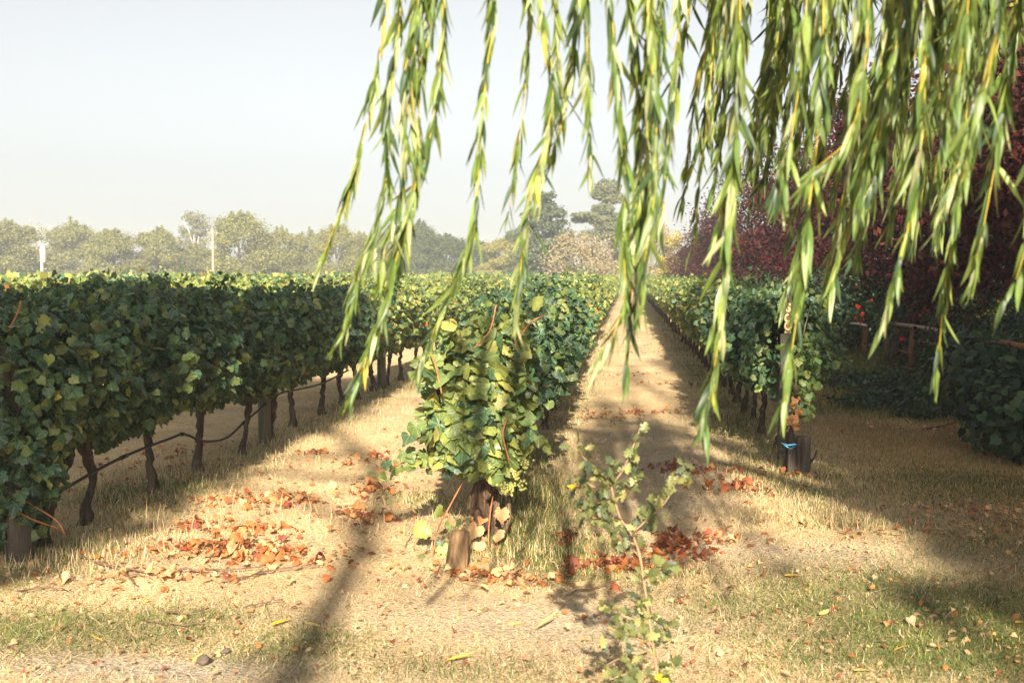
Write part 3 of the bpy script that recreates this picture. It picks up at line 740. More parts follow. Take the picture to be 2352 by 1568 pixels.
# ------------------------------------------------------------------ broad-leaved trees
def limb_set(r, base, h, spread, n, rad):
    parts = [tube(np.array([base - [0, 0, .2], base + [r.normal(0, .05) * h * .3, r.normal(0, .03) * h, h * .35], base + [r.normal(0, .04) * h, 0, h * .8]]), [rad, rad * .75, rad * .3], 8, .05, r)]
    for k in range(n):
        a = r.uniform(0, 2 * math.pi); s = base + [0, 0, h * r.uniform(.2, .5)]
        e_ = s + np.array([math.cos(a) * spread * r.uniform(.5, .9), math.sin(a) * spread * r.uniform(.5, .9), h * r.uniform(.2, .42)])
        parts.append(tube(np.array([s, (s + e_) / 2 + [0, 0, h * .05], e_]), [rad * .5, rad * .32, rad * .12], 6, .06, r))
    return join(parts)[:2]
def crown_pts(r, base, h, w, lobes, n, z0=.15, shape='round'):
    Pn, On = [], []
    for k in range(lobes):
        if shape == 'round':
            u = r.uniform(z0, .95); wid = math.sin(math.pi * (.12 + .8 * u)) ** .7
            rad = r.uniform(.09, .26) * w
        elif shape == 'cone':
            u = r.uniform(z0, .97) ; wid = 1.05 * (1 - u) ** .75 + .05; rad = r.uniform(.09, .2) * w * (.35 + .9 * (1 - u))
        a = r.uniform(0, 2 * math.pi); rr = wid * (w / 2 - rad * .5) * r.uniform(.3, 1) ** .6
        c = base + np.array([math.cos(a) * rr, math.sin(a) * rr, u * h - rad * .2])
        m = n // lobes; d = norm(r.normal(0, 1, (m, 3)))
        q = (1 - .55 * r.random((m, 1)) ** 1.6)
        flat = np.array([1, 1, .75 if shape == 'round' else .5])
        Pn.append(c + d * q * rad * flat * (1 + .25 * r.normal(0, 1, (m, 1)))); On.append(d)
    return np.vstack(Pn), np.vstack(On)
def tree(name, base, h, w, label, cols, wts, seed, lobes=26, n=4200, size=.3, z0=.12, shape='round', mat='tree_leaf', group=None, trunkr=.16, bark='bark_grey', tm=None, limbs=6):
    r = np.random.default_rng(seed); base = np.array(base, float)
    o = empty(name, base, label, 'tree', group)
    v, t = limb_set(r, base, h, w * .42, limbs, trunkr); part('trunk', v, t, M[bark], o)
    P, O = crown_pts(r, base, h, w, lobes, n, z0, shape)
    k = P[:, 2] > base[2] + .02 * h
    P, O = P[k], O[k]
    F = leaf_frames(O, r, .25, .32, .8, .3)
    v, t, c, _ = scatter(tm or tuft_leaf, P, F, r.uniform(.6, 1.2, len(P)) * size, pick(cols, wts, len(P), r, .09))
    part('crown', v, t, M[mat], o, c, None, False)
    return o
OL = [(.145, .145, .045), (.18, .175, .055), (.115, .12, .04), (.22, .20, .07)]
D = 150.0
def tl_tree(px, top, wpx, label, seed, cols=OL, wts=(4, 4, 2, 2), Y=D, name='broadleaf_tree', **kw):
    p = onY(px, 640, Y); h = onY(px, top, Y)[2] + .6; w = wpx / 2613 * Y
    return tree(name, (p[0], Y, 0), h, w, label, cols, wts, seed, group='trees along the far edge of the vineyard', **kw)
tl = [(-40, 520, 150, 'round olive green tree cut by the left edge of the treeline'), (30, 512, 130, 'olive green tree just before the pale pole at the far left'), (165, 517, 125, 'broad olive tree right after the pale pole'),
      (255, 533, 115, 'second lower olive tree after the pale pole'), (362, 528, 105, 'olive tree in front of the gap before the tall bare trunked tree'), (450, 572, 120, 'low tan green tree below the tall bare trunked tree'),
      (552, 494, 125, 'tallest rounded tree of the left treeline, just after the brown pole'), (642, 528, 90, 'narrow olive tree after the tallest rounded tree'), (712, 538, 95, 'pale olive tree seen left of the thin willow strand'),
      (775, 522, 90, 'pale olive tree seen behind the thin willow strand'), (835, 540, 95, 'low olive tree before the thick yellow willow strand'), (905, 530, 100, 'olive tree hidden behind the thick yellow willow strand'),
      (965, 514, 85, 'dark upright tree right of the thick yellow willow strand'), (1025, 545, 100, 'low dark tree left of the single central willow strand'), (1090, 556, 95, 'low round tree behind the single central willow strand'),
      (1150, 556, 90, 'low yellow green tree before the big conifer'), (1195, 528, 80, 'olive tree touching the big conifer')]
DK = [(.075, .09, .036), (.10, .115, .045), (.055, .07, .03)]
def crown_variant(seed, cols, n=26000):
    r = np.random.default_rng(seed)
    P, O = crown_pts(r, np.zeros(3), 8.5, 7.0, 46, n, .06, 'round')
    tips = []                                         # upright sprays that break the outline
    for k in range(16):
        a = r.uniform(0, 2 * math.pi); rr = r.uniform(0, 2.3); b_ = np.array([math.cos(a) * rr, math.sin(a) * rr, 6.0 + 1.9 * (1 - rr / 3)])
        u = r.random((220, 1)); tips.append(b_ + np.c_[r.normal(0, .34, (220, 2)) * (1.15 - u), u * r.uniform(.9, 1.9)])
    tips = np.vstack(tips); P = np.vstack([P, tips]); O = np.vstack([O, norm(r.normal(0, 1, tips.shape) + [0, 0, .3])])
    k = P[:, 2] > .1; P, O = P[k], O[k]
    v, t, c, _ = scatter(tuft_leaf, P, leaf_frames(O, r, .25, .4, .8, .3), r.uniform(.6, 1.2, len(P)) * .2, pick(cols, np.ones(len(cols)), len(P), r, .08))
    return mesh('treeline_crown', v, t, M['tree_leaf'], c, None, False)
cvs = [crown_variant(380 + k, OL) for k in range(3)] + [crown_variant(384, DK), crown_variant(385, [(.2, .19, .05), (.25, .22, .065)], 20000)]
for q, (px, top, w, lab) in enumerate(tl):
    Y = D + (q % 3) * 5 - 4; p = onY(px, 640, Y); h = onY(px, top, Y)[2] + .3; w = w * 1.25 / 2613 * Y
    r = np.random.default_rng(300 + q); b_ = np.array([p[0], Y, 0.0])
    o = empty('broadleaf_tree', b_, lab, 'tree', 'trees along the far edge of the vineyard')
    v, t = limb_set(r, b_, h, w * .4, 6, .16); part('trunk', v, t, M['bark_grey'], o)
    cr_ = obj('crown', cvs[3 if q in (12, 13, 14, 16) else 4 if q == 15 else q % 3], o); cr_.scale = (w / 7, w / 7, h / 8.9); cr_.rotation_euler = (0, 0, r.uniform(0, 6.28))
tl_tree(447, 492, 100, 'tall thin tree with bare pale trunks standing behind the treeline', 340, cols=[(.12, .12, .06), (.16, .15, .08)], wts=(1, 1), Y=178, z0=.45, lobes=20, n=2600, size=.36, trunkr=.35, bark='pole_pale', limbs=9)
tl_tree(98, 512, 90, 'nearly leafless pale tree behind the pale pole', 341, cols=[(.30, .25, .2), (.24, .21, .16)], wts=(1, 1), Y=185, z0=.5, lobes=16, n=700, size=.3, limbs=14, bark='pole_pale')
tl_tree(1250, 446, 205, 'big dark conifer rising above the treeline', 342, cols=[(.055, .07, .032), (.085, .095, .04), (.04, .055, .028)], wts=(3, 3, 2), Y=128, shape='cone', lobes=110, n=11000, size=.36, z0=.04, name='conifer')
tl_tree(1335, 552, 175, 'round tan leaved tree below the tall pine', 343, cols=[(.24, .19, .10), (.19, .16, .085), (.28, .22, .13)], wts=(3, 2, 2), Y=105, lobes=40, n=9000, size=.2, z0=.05)
tl_tree(1500, 516, 110, 'tan tree behind the end of the straw path', 344, cols=[(.26, .2, .10), (.22, .18, .085)], wts=(1, 1), Y=120, lobes=30, n=5000, size=.25)
tl_tree(1415, 545, 160, 'dull green tree behind the tan tree near the path end', 346, cols=[(.12, .12, .055), (.16, .145, .065)], wts=(1, 1), Y=140, lobes=30, n=5000, size=.3)
tl_tree(1545, 548, 90, 'bright yellow leaved tree beside the purple plums', 345, cols=[(.38, .29, .05), (.30, .25, .06), (.24, .21, .07)], wts=(2, 2, 1), Y=95, lobes=24, n=4500, size=.18)
# tall pine with flat tiers
p = onY(1395, 640, 135.0); r = np.random.default_rng(360)
pine = empty('pine_tree', (p[0], 135, 0), 'tall pine with separate flat foliage tiers above the treeline', 'tree', 'trees along the far edge of the vineyard'); b = WL[pine.name]
hp_ = onY(1390, 412, 135.0)[2]
v, t = tube(b + np.array([[0, 0, -.3], [.3, 0, hp_ * .4], [.1, 0, hp_ * .75], [.5, 0, hp_ * .97]]), [.32, .26, .18, .06], 8, .05, r); part('trunk', v, t, M['bark_grey'], pine)
Ps, Os, Bs = [], [], []
for px, py, wpx, hpx in ((1395, 430, 55, 26), (1375, 445, 30, 18), (1405, 455, 50, 20), (1385, 480, 45, 18), (1345, 495, 55, 10), (1375, 505, 60, 14), (1420, 500, 50, 16), (1330, 505, 30, 8), (1400, 520, 60, 16), (1370, 540, 70, 20), (1420, 545, 60, 22)):
    c = onY(px, py, 135 + r.uniform(-1, 1)); m = 700; d = norm(r.normal(0, 1, (m, 3)))
    Ps.append(c + d * (1 - .5 * r.random((m, 1)) ** 2) * np.array([wpx * 1.2, wpx * 1.2, hpx * 1.4]) / 2 / 2613 * 135); Os.append(d)
    s = b + [.2, 0, c[2] - .5]; Bs.append(tube(np.array([s, (s + c) / 2, c]), [.1, .07, .03], 5, .05, r))
P, O = np.vstack(Ps), np.vstack(Os)
v, t, c, _ = scatter(tuft_leaf, P, leaf_frames(O, r, .5, .6, .8, .2), r.uniform(.2, .36, len(P)), pick([(.09, .10, .045), (.12, .125, .055)], [1, 1], len(P), r)); part('crown', v, t, M['tree_leaf'], pine, c, None, False)
v, t, _, _ = join(Bs); part('limbs', v, t, M['bark_grey'], pine)
# utility poles
def upole(px, top, Y, mat, label, wide=None):
    p = onY(px, 640, Y); h = onY(px, top, Y)[2]
    o = empty('utility_pole', (p[0], Y, 0), label, 'pole', 'utility poles along the treeline'); b = WL[o.name]
    v, t = tube(b + np.c_[np.zeros(5), np.zeros(5), np.linspace(-.2, h, 5)], [.17, .16, .15, .14, .13], 10); part('shaft', v, t, M[mat], o)
    if wide:
        z0, z1 = onY(px, wide[1], Y)[2], onY(px, wide[0], Y)[2]
        v, t = tube(b + np.array([[.2, -.1, z0], [.2, -.1, z0 + .1], [.2, -.1, z1 - .3], [.2, -.1, z1]]), [.22, .30, .32, .26], 12); part('transformer', v, t, M[mat], o)
        v, t = box(b + [.1, 0, z1 + .3], (1.0, .1, .12)); part('crossarm', v, t, M[mat], o, smooth=False)
        v, t = tube(b + np.array([[.35, -.1, z1], [.35, -.1, z1 + .35]]), .05, 6); part('insulator', v, t, M[mat], o)
    else:
        v, t = box(b + [0, 0, h - .5], (1.4, .1, .12)); part('crossarm', v, t, M[mat], o, smooth=False)
    return b, h
upole(97, 565, 126, 'pole_pale', 'pale utility pole with a thick transformer at the far left', (568, 603))
upole(490, 526, 138, 'pole_brown', 'thin brown utility pole before the tallest rounded tree')

# ------------------------------------------------------------------ right-hand side: plums, shrubs, roses, rustic fence
PL = [(.05, .011, .012), (.028, .008, .009), (.085, .02, .017), (.06, .024, .013), (.018, .007, .007)]
plums = [(6.6, 17.5, 5.5, 5.6, 'tall dark purple leaved plum tree at the right edge', 24000), (6.6, 25, 5.9, 6.0, 'purple leaved plum tree next in from the right edge', 19000), (6.6, 36, 6.3, 6.6, 'reddish purple plum tree in the middle of the purple row', 15000),
         (6.3, 50, 6.0, 7.0, 'sunlit purple plum tree behind the row beyond the path', 9000), (5.6, 66, 4.6, 6.0, 'smaller sunlit purple plum tree near the end of the path', 12000), (5.4, 84, 3.8, 6, 'smallest farthest purple plum by the yellow tree', 7000)]
def plum_variant(seed):
    r = np.random.default_rng(seed)
    P, O = crown_pts(r, np.zeros(3), 5.8, 6.0, 58, 40000, .06, 'round'); k = P[:, 2] > .1; P, O = P[k], O[k]
    v, t, c, _ = scatter(simple_leaf, P, leaf_frames(O, r, .3, .5, .7, .4), r.uniform(.6, 1.25, len(P)) * .125, pick(PL, (4, 3, 2.4, 1.4, 2), len(P), r, .14))
    return mesh('plum_crown', v, t, M['plum_leaf'], c, None, False)
pvs = [plum_variant(400), plum_variant(401)]
for q, (x, y, h, w, lab, n) in enumerate(plums):
    r = np.random.default_rng(410 + q); b_ = np.array([x, y, 0.0])
    o = empty('plum_tree', b_, lab, 'tree', 'purple plum trees on the right side')
    v, t = limb_set(r, b_, h, w * .42, 10, .14); part('trunk', v, t, M['bark_vine'], o)
    cr_ = obj('crown', pvs[q % 2], o); cr_.scale = (w / 6, w / 6, h / 5.8); cr_.rotation_euler = (0, 0, r.uniform(0, 6.28))
tree('broadleaf_tree', (8.2, 11.8, 0), 5.0, 4.6, 'dark green tree in shade behind the right edge shrubs', [(.03, .06, .022), (.05, .085, .03)], (1, 1), 420, lobes=40, n=15000, size=.12, z0=.04, mat='shrub_leaf')
tree('broadleaf_tree', (13, 34, 0), 13, 9, 'tall yellow green tree seen through the willow strands', [(.22, .24, .05), (.17, .2, .045), (.3, .28, .06)], (1, 1, 1), 421, lobes=40, n=12000, size=.3, z0=.25)
def shrub(name, base, rx, ry, h, n, size, cols, label, seed, tm=simple_leaf, lob=9, mat='shrub_leaf', droop=.5, cat='shrub', stems=8):
    r = np.random.default_rng(seed); base = np.array(base, float)
    o = empty(name, base, label, cat, 'shrubs and plants along the right side')
    Pn, On = [], []
    for k in range(lob):
        c = base + np.array([r.uniform(-.6, .6) * rx, r.uniform(-.6, .6) * ry, h * r.uniform(.25, .68)]); m = n // lob
        d = norm(r.normal(0, 1, (m, 3)))
        Pn.append(c + d * (1 - .5 * r.random((m, 1)) ** 2) * np.array([rx * .5, ry * .5, h * .36])); On.append(d)
    P, O = np.vstack(Pn), np.vstack(On); k = P[:, 2] > .02; P, O = P[k], O[k]
    v, t, c, _ = scatter(tm, P, leaf_frames(O, r, .45, .5, .5, droop), r.uniform(.6, 1.25, len(P)) * size, pick(cols, np.ones(len(cols)), len(P), r)); tag(part('foliage', v, t, M[mat], o, c, None, False), kind='stuff')
    ss = []
    for k in range(stems):
        e_ = base + [r.uniform(-.6, .6) * rx, r.uniform(-.6, .6) * ry, h * r.uniform(.5, .9)]; ss.append(tube(np.array([base + [r.normal(0, .08), r.normal(0, .08), -.02], (base + e_) / 2 + [0, 0, .05], e_]), [.016, .011, .004], 5, .08, r))
    v, t, _, _ = join(ss); part('stems', v, t, M['twig'], o)
    return o
DG = [(.022, .045, .02), (.032, .06, .025), (.018, .036, .02), (.048, .08, .03)]
shrub('big_leaf_shrub', (3.7, 10.6, 0), 1.0, 1.2, 1.1, 3800, .08, DG, 'low mound of large dark leaves at the right edge of the grass', 500, tm=grape_mid[0])
shrub('big_leaf_shrub', (4.6, 9.8, 0), 1.1, 1.2, 1.05, 3400, .09, DG, 'taller large leaved mound cut by the right edge', 501, tm=grape_mid[0])
shrub('bushy_shrub', (5.0, 12.4, 0), 1.3, 1.5, 1.5, 7000, .06, DG, 'dark fine leaved bush growing over the fence rail at the right edge', 502)
shrub('bushy_shrub', (5.0, 14.9, 0), 1.2, 1.5, 1.4, 6500, .06, DG, 'dark bush with yellow flowers on top beside the rose fence', 503)
shrub('bushy_shrub', (5.9, 17.4, 0), 1.3, 1.8, 1.5, 6000, .065, DG, 'dark bush behind the rose fence rail', 504)
shrub('bushy_shrub', (5.7, 21, 0), 1.4, 2.0, 1.5, 6000, .07, DG, 'dark bush behind the two short fence posts', 505)
shrub('bushy_shrub', (4.6, 25, 0), 1.7, 2.4, 1.45, 6500, .075, [(.03, .058, .022), (.045, .08, .028), (.065, .10, .035)], 'loose green bush behind the end of the right row', 506)
shrub('bushy_shrub', (3.9, 31, 0), 1.4, 2.6, 1.4, 5000, .085, [(.035, .065, .024), (.055, .09, .03)], 'green bush further along behind the right row', 507)
shrub('leafy_weed', onG(1990, 935), .55, .5, .26, 520, .075, DG, 'low dark leafy weed clump on the grass below the fence', 508, lob=6, cat='weed', stems=4)
shrub('leafy_weed', onG(2085, 930), .5, .4, .24, 420, .08, DG, 'second low weed clump nearer the large leaved mound', 509, lob=6, cat='weed', stems=4)
shrub('leafy_weed', onG(1925, 890), .6, .6, .34, 700, .07, DG, 'leafy weed clump between the right row and the fence', 514, lob=6, cat='weed', stems=4)
shrub('leafy_weed', onG(2050, 900), .6, .6, .36, 700, .07, DG, 'leafy weed clump in front of the reddish fence stakes', 515, lob=6, cat='weed', stems=4)
shrub('leafy_weed', onG(2150, 960), .5, .5, .34, 600, .07, DG, 'weed clump against the foot of the large leaved mound', 516, lob=6, cat='weed', stems=4)
shrub('leafy_weed', onG(1885, 850), .5, .8, .4, 700, .07, [(.03, .058, .022), (.055, .09, .03)], 'weed clump close behind the end vine of the right row', 517, lob=6, cat='weed', stems=4)
yf = shrub('flowering_plant', (4.35, 14.1, 0), .35, .4, 1.1, 700, .06, [(.05, .09, .03), (.09, .13, .04)], 'yellow flowered plant standing in front of the dark bushes', 510, lob=5, cat='plant')
shrub('tall_shrub', (5.4, 19.0, 0), 1.3, 1.6, 1.95, 7000, .07, DG, 'tall dark shrub rising behind the rose blooms', 530)
shrub('tall_shrub', (4.3, 23.0, 0), 1.2, 1.6, 1.75, 6000, .075, DG, 'tall dark shrub between the roses and the right row', 531)
shrub('tall_shrub', (3.5, 27.5, 0), 1.1, 1.8, 1.7, 5000, .08, DG, 'dark shrub showing just above the right row', 532)
shrub('tall_shrub', (5.7, 11.2, 0), 1.3, 1.4, 2.0, 8000, .07, DG, 'tallest dark shrub at the right edge above the rail', 533)
shrub('tall_shrub', (6.1, 14.0, 0), 1.3, 1.5, 2.1, 7000, .07, DG, 'tall dark shrub behind the yellow flowers', 534)
rf = np.random.default_rng(520)
def flower(parent, p, col, s):
    s = s * .62; n = 16; d = norm(rf.normal(0, 1, (n, 3)) + [0, -.5, .4])
    v, t, c, _ = scatter(grape_mid[1], p + d * s * .35, frames(norm(rf.normal(0, 1, (n, 3)) + d * .6), d), s * rf.uniform(.6, 1, n), pick([col, tuple(np.array(col) * .6)], [2, 1], n, rf))
    return part('flower', v, t, M['petal'], parent, c, None, False)
for k in range(16):
    flower(yf, np.array([4.35, 14.0, 1.08]) + rf.normal(0, .16, 3) * [1, 1, .45], (.62, .46, .05), .035)
rb1 = shrub('rose_bush', (4.25, 18.6, 0), .45, .5, 1.1, 900, .06, [(.04, .08, .03), (.06, .10, .035)], 'rose bush with bright orange red blooms at the fence end', 511, lob=6, cat='rose bush')
for px, py, c, s in ((1971, 705, (.70, .05, .025), .085), (1979, 722, (.66, .06, .03), .075), (1966, 731, (.6, .05, .03), .055), (1976, 742, (.55, .03, .03), .05), (2001, 690, (.68, .09, .02), .06), (1983, 735, (.6, .05, .03), .04)):
    flower(rb1, onY(px, py, 18.3), c, s)
rb2 = shrub('rose_bush', (4.75, 17.4, 0), .5, .6, 1.1, 1000, .06, [(.04, .08, .03), (.06, .10, .035)], 'rose bush with dark red blooms in front of the pale rail', 512, lob=6, cat='rose bush')
for px, py, c, s in ((2073, 778, (.42, .012, .03), .085), (2128, 712, (.38, .012, .03), .065), (2112, 725, (.32, .01, .03), .05), (2121, 735, (.36, .01, .03), .05), (2087, 712, (.3, .01, .02), .05), (2063, 760, (.3, .01, .02), .045)):
    flower(rb2, onY(px, py, 16.6), c, s)
rb3 = shrub('rose_bush', (2.75, 19.5, 0), .35, .4, 1.25, 600, .06, [(.05, .09, .03), (.07, .11, .035)], 'small rose bush with tiny red blooms behind the marker stake', 513, lob=5, cat='rose bush')
for px, py in ((1800, 688), (1842, 690), (1806, 668), (1822, 700)): flower(rb3, onY(px, py, 19.2), (.66, .10, .03), .055)
fe = empty('rustic_fence', (4.6, 18, 0), 'low rustic fence of reddish stakes and a pale rail in shade', 'fence')
def fpost(px, py, top, rad=.045):
    g = onG(px, py); h = onY(px, top, g[1])[2]
    v, t = tube(np.array([g - [0, 0, .05], g + [.01, 0, h * .5], g + [.02, 0, h]]), [rad, rad * .95, rad * .8], 8, .06, rf); part('stake', v, t, M['wood_red'], fe)
    return g
for a in ((1984, 815, 745, .06), (2033, 835, 770), (2092, 862, 748, .055), (2168, 890, 840, .045), (2283, 905, 845, .05), (1862, 790, 735, .03)): fpost(*a)
def rail(p, q, rad, mat, name='rail'):
    v, t = tube(np.array([p, (np.array(p) + q) / 2 + [0, 0, .01], q]), [rad, rad * 1.05, rad * .9], 7, .06, rf); part(name, v, t, M[mat], fe)
rail(onY(2032, 741, 19.6), onY(2150, 757, 16.4), .028, 'pole_brown')
rail(onY(1955, 742, 21.5), onY(1990, 747, 20.5), .02, 'pole_pale')
rail(onY(2268, 782, 11.4), onY(2370, 800, 9.6), .026, 'wood_red')
rail(onY(2038, 800, 19.2), onY(2095, 812, 17.3), .014, 'wood_red'); rail(onY(2036, 832, 19.0), onY(2100, 850, 17.2), .014, 'wood_red')
rail(onY(2110, 785, 17.0), onY(2200, 800, 14.0), .014, 'wood_red'); rail(onY(2190, 880, 13.2), onY(2275, 900, 11.6), .014, 'wood_red'); rail(onY(2280, 832, 11.6), onY(2352, 850, 10.4), .014, 'wood_red')

# ------------------------------------------------------------------ oak sapling in the foreground
YS = 3.62
ro = np.random.default_rng(600)
sp = empty('oak_sapling', onY(1532, 1757, YS) * [1, 1, 0], 'thin young oak sapling with small lobed leaves in the foreground', 'sapling'); b = WL[sp.name]
stem_px = [(1532, 1765), (1514, 1580), (1500, 1480), (1490, 1415), (1480, 1340), (1468, 1270), (1450, 1225), (1425, 1190), (1412, 1150), (1404, 1115)]
main = smoothline(np.array([onY(x, y, YS) for x, y in stem_px]), 40)
v, t = tube(main, np.linspace(.0062, .0034, 40), 8, .05, ro); part('stem', v, t, M['stem_oak'], sp)
brs = [([(1412, 1150), (1370, 1155), (1325, 1175)], .05), ([(1404, 1115), (1380, 1085), (1340, 1050), (1310, 1020)], -.05), ([(1425, 1190), (1380, 1190), (1330, 1185)], .1), ([(1404, 1115), (1430, 1080), (1452, 1030), (1470, 985)], 0),
       ([(1450, 1225), (1490, 1190), (1530, 1150), (1555, 1100), (1570, 1070)], -.06), ([(1450, 1225), (1480, 1205), (1500, 1160)], .1), ([(1460, 1250), (1420, 1235), (1385, 1215)], -.1), ([(1412, 1150), (1450, 1110), (1470, 1090)], .07),
       ([(1480, 1335), (1510, 1310), (1530, 1300)], 0), ([(1492, 1430), (1450, 1420), (1400, 1400), (1380, 1395)], .04), ([(1500, 1480), (1450, 1460), (1395, 1440)], -.05), ([(1505, 1510), (1450, 1500), (1385, 1530)], .05), ([(1490, 1415), (1470, 1385), (1480, 1365)], 0),
       ([(1512, 1560), (1450, 1545), (1400, 1560)], -.06), ([(1500, 1480), (1525, 1450), (1522, 1410)], .05), ([(1514, 1570), (1535, 1540), (1545, 1530)], 0), ([(1404, 1115), (1370, 1120), (1330, 1100), (1300, 1120)], .04)]
oak_pool = [mesh('oak_leaf_blade', tm['V'], tm['T'], M['oak_leaf'], np.tile(cc, (len(tm['V']), 1)), None, False) for tm in oak for cc in ((.10, .12, .042), (.155, .17, .055), (.06, .08, .038), (.25, .24, .085))]
oak_pool += [mesh('oak_leaf_yellow', oak[0]['V'], oak[0]['T'], M['dry_leaf'], np.tile((.66, .40, .03), (len(oak[0]['V']), 1)), None, False)]
for pts, dy in brs:
    L = smoothline(np.array([onY(x, y, YS + dy * i / (len(pts) - 1)) for i, (x, y) in enumerate(pts)]), 14)
    v, t = tube(L, np.linspace(.0035, .0018, 14), 6, .05, ro); br = part('branch', v, t, M['stem_oak'], sp)
    n = 25 if len(pts) > 2 else 11
    q = L[np.clip((ro.random(n) ** .8 * 13).astype(int), 2, 13)] + ro.normal(0, .012, (n, 3))
    d = norm(ro.normal(0, 1, (n, 3)) + [0, -.3, .25])
    nr = norm(ro.normal(0, .5, (n, 3)) + [.1, -.7, .7])
    FF = frames(d, nr)
    for k in range(n):
        w_ = ro.choice(13, p=np.r_[np.tile([.3, .34, .22, .14], 3) / 3 * .993, .007])
        o = bpy.data.objects.new('leaf', oak_pool[w_]); put(o, br)
        o.matrix_local = Matrix(np.vstack([np.c_[FF[k] * ro.uniform(.028, .052), q[k] - b], [0, 0, 0, 1]]).tolist())

# ------------------------------------------------------------------ weeping willow
rw = np.random.default_rng(700)
WC = [(.09, .145, .032), (.14, .20, .042), (.20, .26, .06), (.30, .33, .16), (.042, .075, .03), (.42, .34, .05)]
WW = [26, 26, 16, 15, 18, 1]
wt = np.array([3.9, -3.2, 0.0])
will = empty('willow_tree', wt, 'weeping willow whose long leafy yellow strands hang across the top', 'tree')
n = 12; u = np.linspace(0, 1, n)
v1 = tube(wt + np.c_[-.5 * u + .1 * np.sin(4 * u), .6 * u, -.1 + 4.6 * u], .34 - .16 * u, 12, .05, rw)
limbs = []
for tgt in ((-.9, 2.3, 4.6), (.3, 2.6, 4.8), (1.5, 3.0, 4.9), (2.6, 3.0, 4.8), (3.9, 2.6, 5.2), (6.5, 1, 5.5), (6.4, -3, 6.5), (3.5, -5.5, 6.8), (1.5, -2.5, 6.6), (5, -1, 8.2), (3.2, -2, 8.6), (2.6, .6, 7.0), (5, 1, 7.2)):
    s = wt + np.array([-.45, .5, rw.uniform(3.3, 4.4)]); e_ = np.array(tgt)
    limbs.append(tube(smoothline(np.array([s, s * .6 + e_ * .4 + [0, 0, .9], s * .25 + e_ * .75 + [0, 0, .8], e_]), 12), np.linspace(.13, .03, 12), 8, .05, rw))
v, t, _, _ = join([v1] + limbs); part('trunk', v, t, M['bark_grey'], will)
wpool = [mesh('willow_leaf_blade', tm['V'], tm['T'], M['willow_leaf'], np.tile(cc, (len(tm['V']), 1)), None) for tm in wleaf for cc in WC[:5]]
leafcands = []
def strand(path, depth, dens=1.0, ln=(.07, .12), sub=1, spread=.02, top=None, leafstart=0.0, dy=0.0):
    pts = [onY(x, y, depth + dy * i / max(len(path) - 1, 1)) for i, (x, y) in enumerate(path)]
    if pts[0][2] < 4.0:                           # carry the twig on up to the bough it hangs from
        d0 = norm(np.array(pts[0]) - pts[1]); d0 = norm(d0 * .5 + np.array([0, 0, 1.0]))
        pts = [np.array(pts[0]) + d0 * (4.4 - pts[0][2]) * 1.0 + [.12, .1, 0]] + [np.array(pts[0]) + d0 * .5] + pts
    if leafstart == 0: leafstart = .40 if path[0][0] < 1640 else .28
    for sidx in range(sub):
        off = rw.normal(0, spread, 3) * (sidx > 0)
        cut = 1.0 if sidx == 0 else rw.uniform(.55, .95)
        L = smoothline(np.array(pts) + off, 120); L = L[:max(20, int(120 * cut))]
        L += np.c_[.012 * np.sin(np.linspace(0, 9 + sidx, len(L))), .012 * np.cos(np.linspace(0, 7 + sidx, len(L))), np.zeros(len(L))]
        v, t = tube(L[::3], np.linspace(.0028, .001, len(L[::3])), 4); st_ = part('strand', v, t, M['stem_willow'], will)
        seg = np.r_[0, np.cumsum(np.linalg.norm(np.diff(L, axis=0), axis=1))]
        m = int(seg[-1] / .0128 * dens * (1 - leafstart) * (1.45 if path[0][0] < 1640 else 1.12))
        s = np.sort(seg[-1] * (1 - (1 - leafstart) * rw.random(m) ** 1.15))
        p = np.c_[[np.interp(s, seg, L[:, k]) for k in range(3)]].T
        tg = norm(np.gradient(L, axis=0)); tgp = np.c_[[np.interp(s, seg, tg[:, k]) for k in range(3)]].T
        side = rw.normal(0, 1, (m, 3)); side -= (side * tgp).sum(1, keepdims=True) * tgp; side = norm(side)
        op = np.tan(R(1) * rw.gamma(2.2, 6.8, m).clip(2, 55))[:, None]
        d = norm(tgp + side * op + [-.06, 0, -.45])
        nr = norm(side + rw.normal(0, .6, (m, 3)))
        F = frames(d, nr); sc = rw.uniform(*ln, m) * np.where(s > seg[-1] * .93, .8, 1)
        col = pick(WC, WW, m, rw, .12)
        camd = norm(p - np.array([0, 0, CAM_H])); rel = camd @ CAMROT
        vis = (np.abs(rel[:, 0] / -rel[:, 2]) < .44) & (np.abs(rel[:, 1] / -rel[:, 2]) < .29)
        sep = np.zeros(m, bool)
        cand = np.where(vis)[0]
        if len(cand):
            k = max(1, int(len(cand) * LEAF_SHARE)); sep[rw.choice(cand, k, replace=False)] = True
        wh = rw.integers(0, len(wleaf), m)
        pr = [scatter(wleaf[i], p[(wh == i) & ~sep], F[(wh == i) & ~sep], sc[(wh == i) & ~sep], col[(wh == i) & ~sep]) for i in range(len(wleaf)) if ((wh == i) & ~sep).any()]
        v, t, c, _ = join(pr); tag(part('leaves', v, t, M['willow_leaf'], st_, c), kind='stuff')
        for k in np.where(sep)[0]:
            o = bpy.data.objects.new('leaf', wpool[wh[k] * 5 + rw.choice(5, p=[.25, .28, .18, .18, .11])]); put(o, st_)
            o.matrix_local = Matrix(np.vstack([np.c_[F[k] * sc[k], p[k] - wt], [0, 0, 0, 1]]).tolist())
LEAF_SHARE = .02
strand([(880, 0), (852, 170), (818, 330), (765, 500), (722, 625)], 2.9, .55)
strand([(905, -40), (908, 40), (900, 60)], 2.8, .8)
strand([(962, 0), (938, 200), (945, 400), (895, 600), (870, 700), (835, 820), (800, 905)], 2.7, 1.0, sub=4, spread=.03)
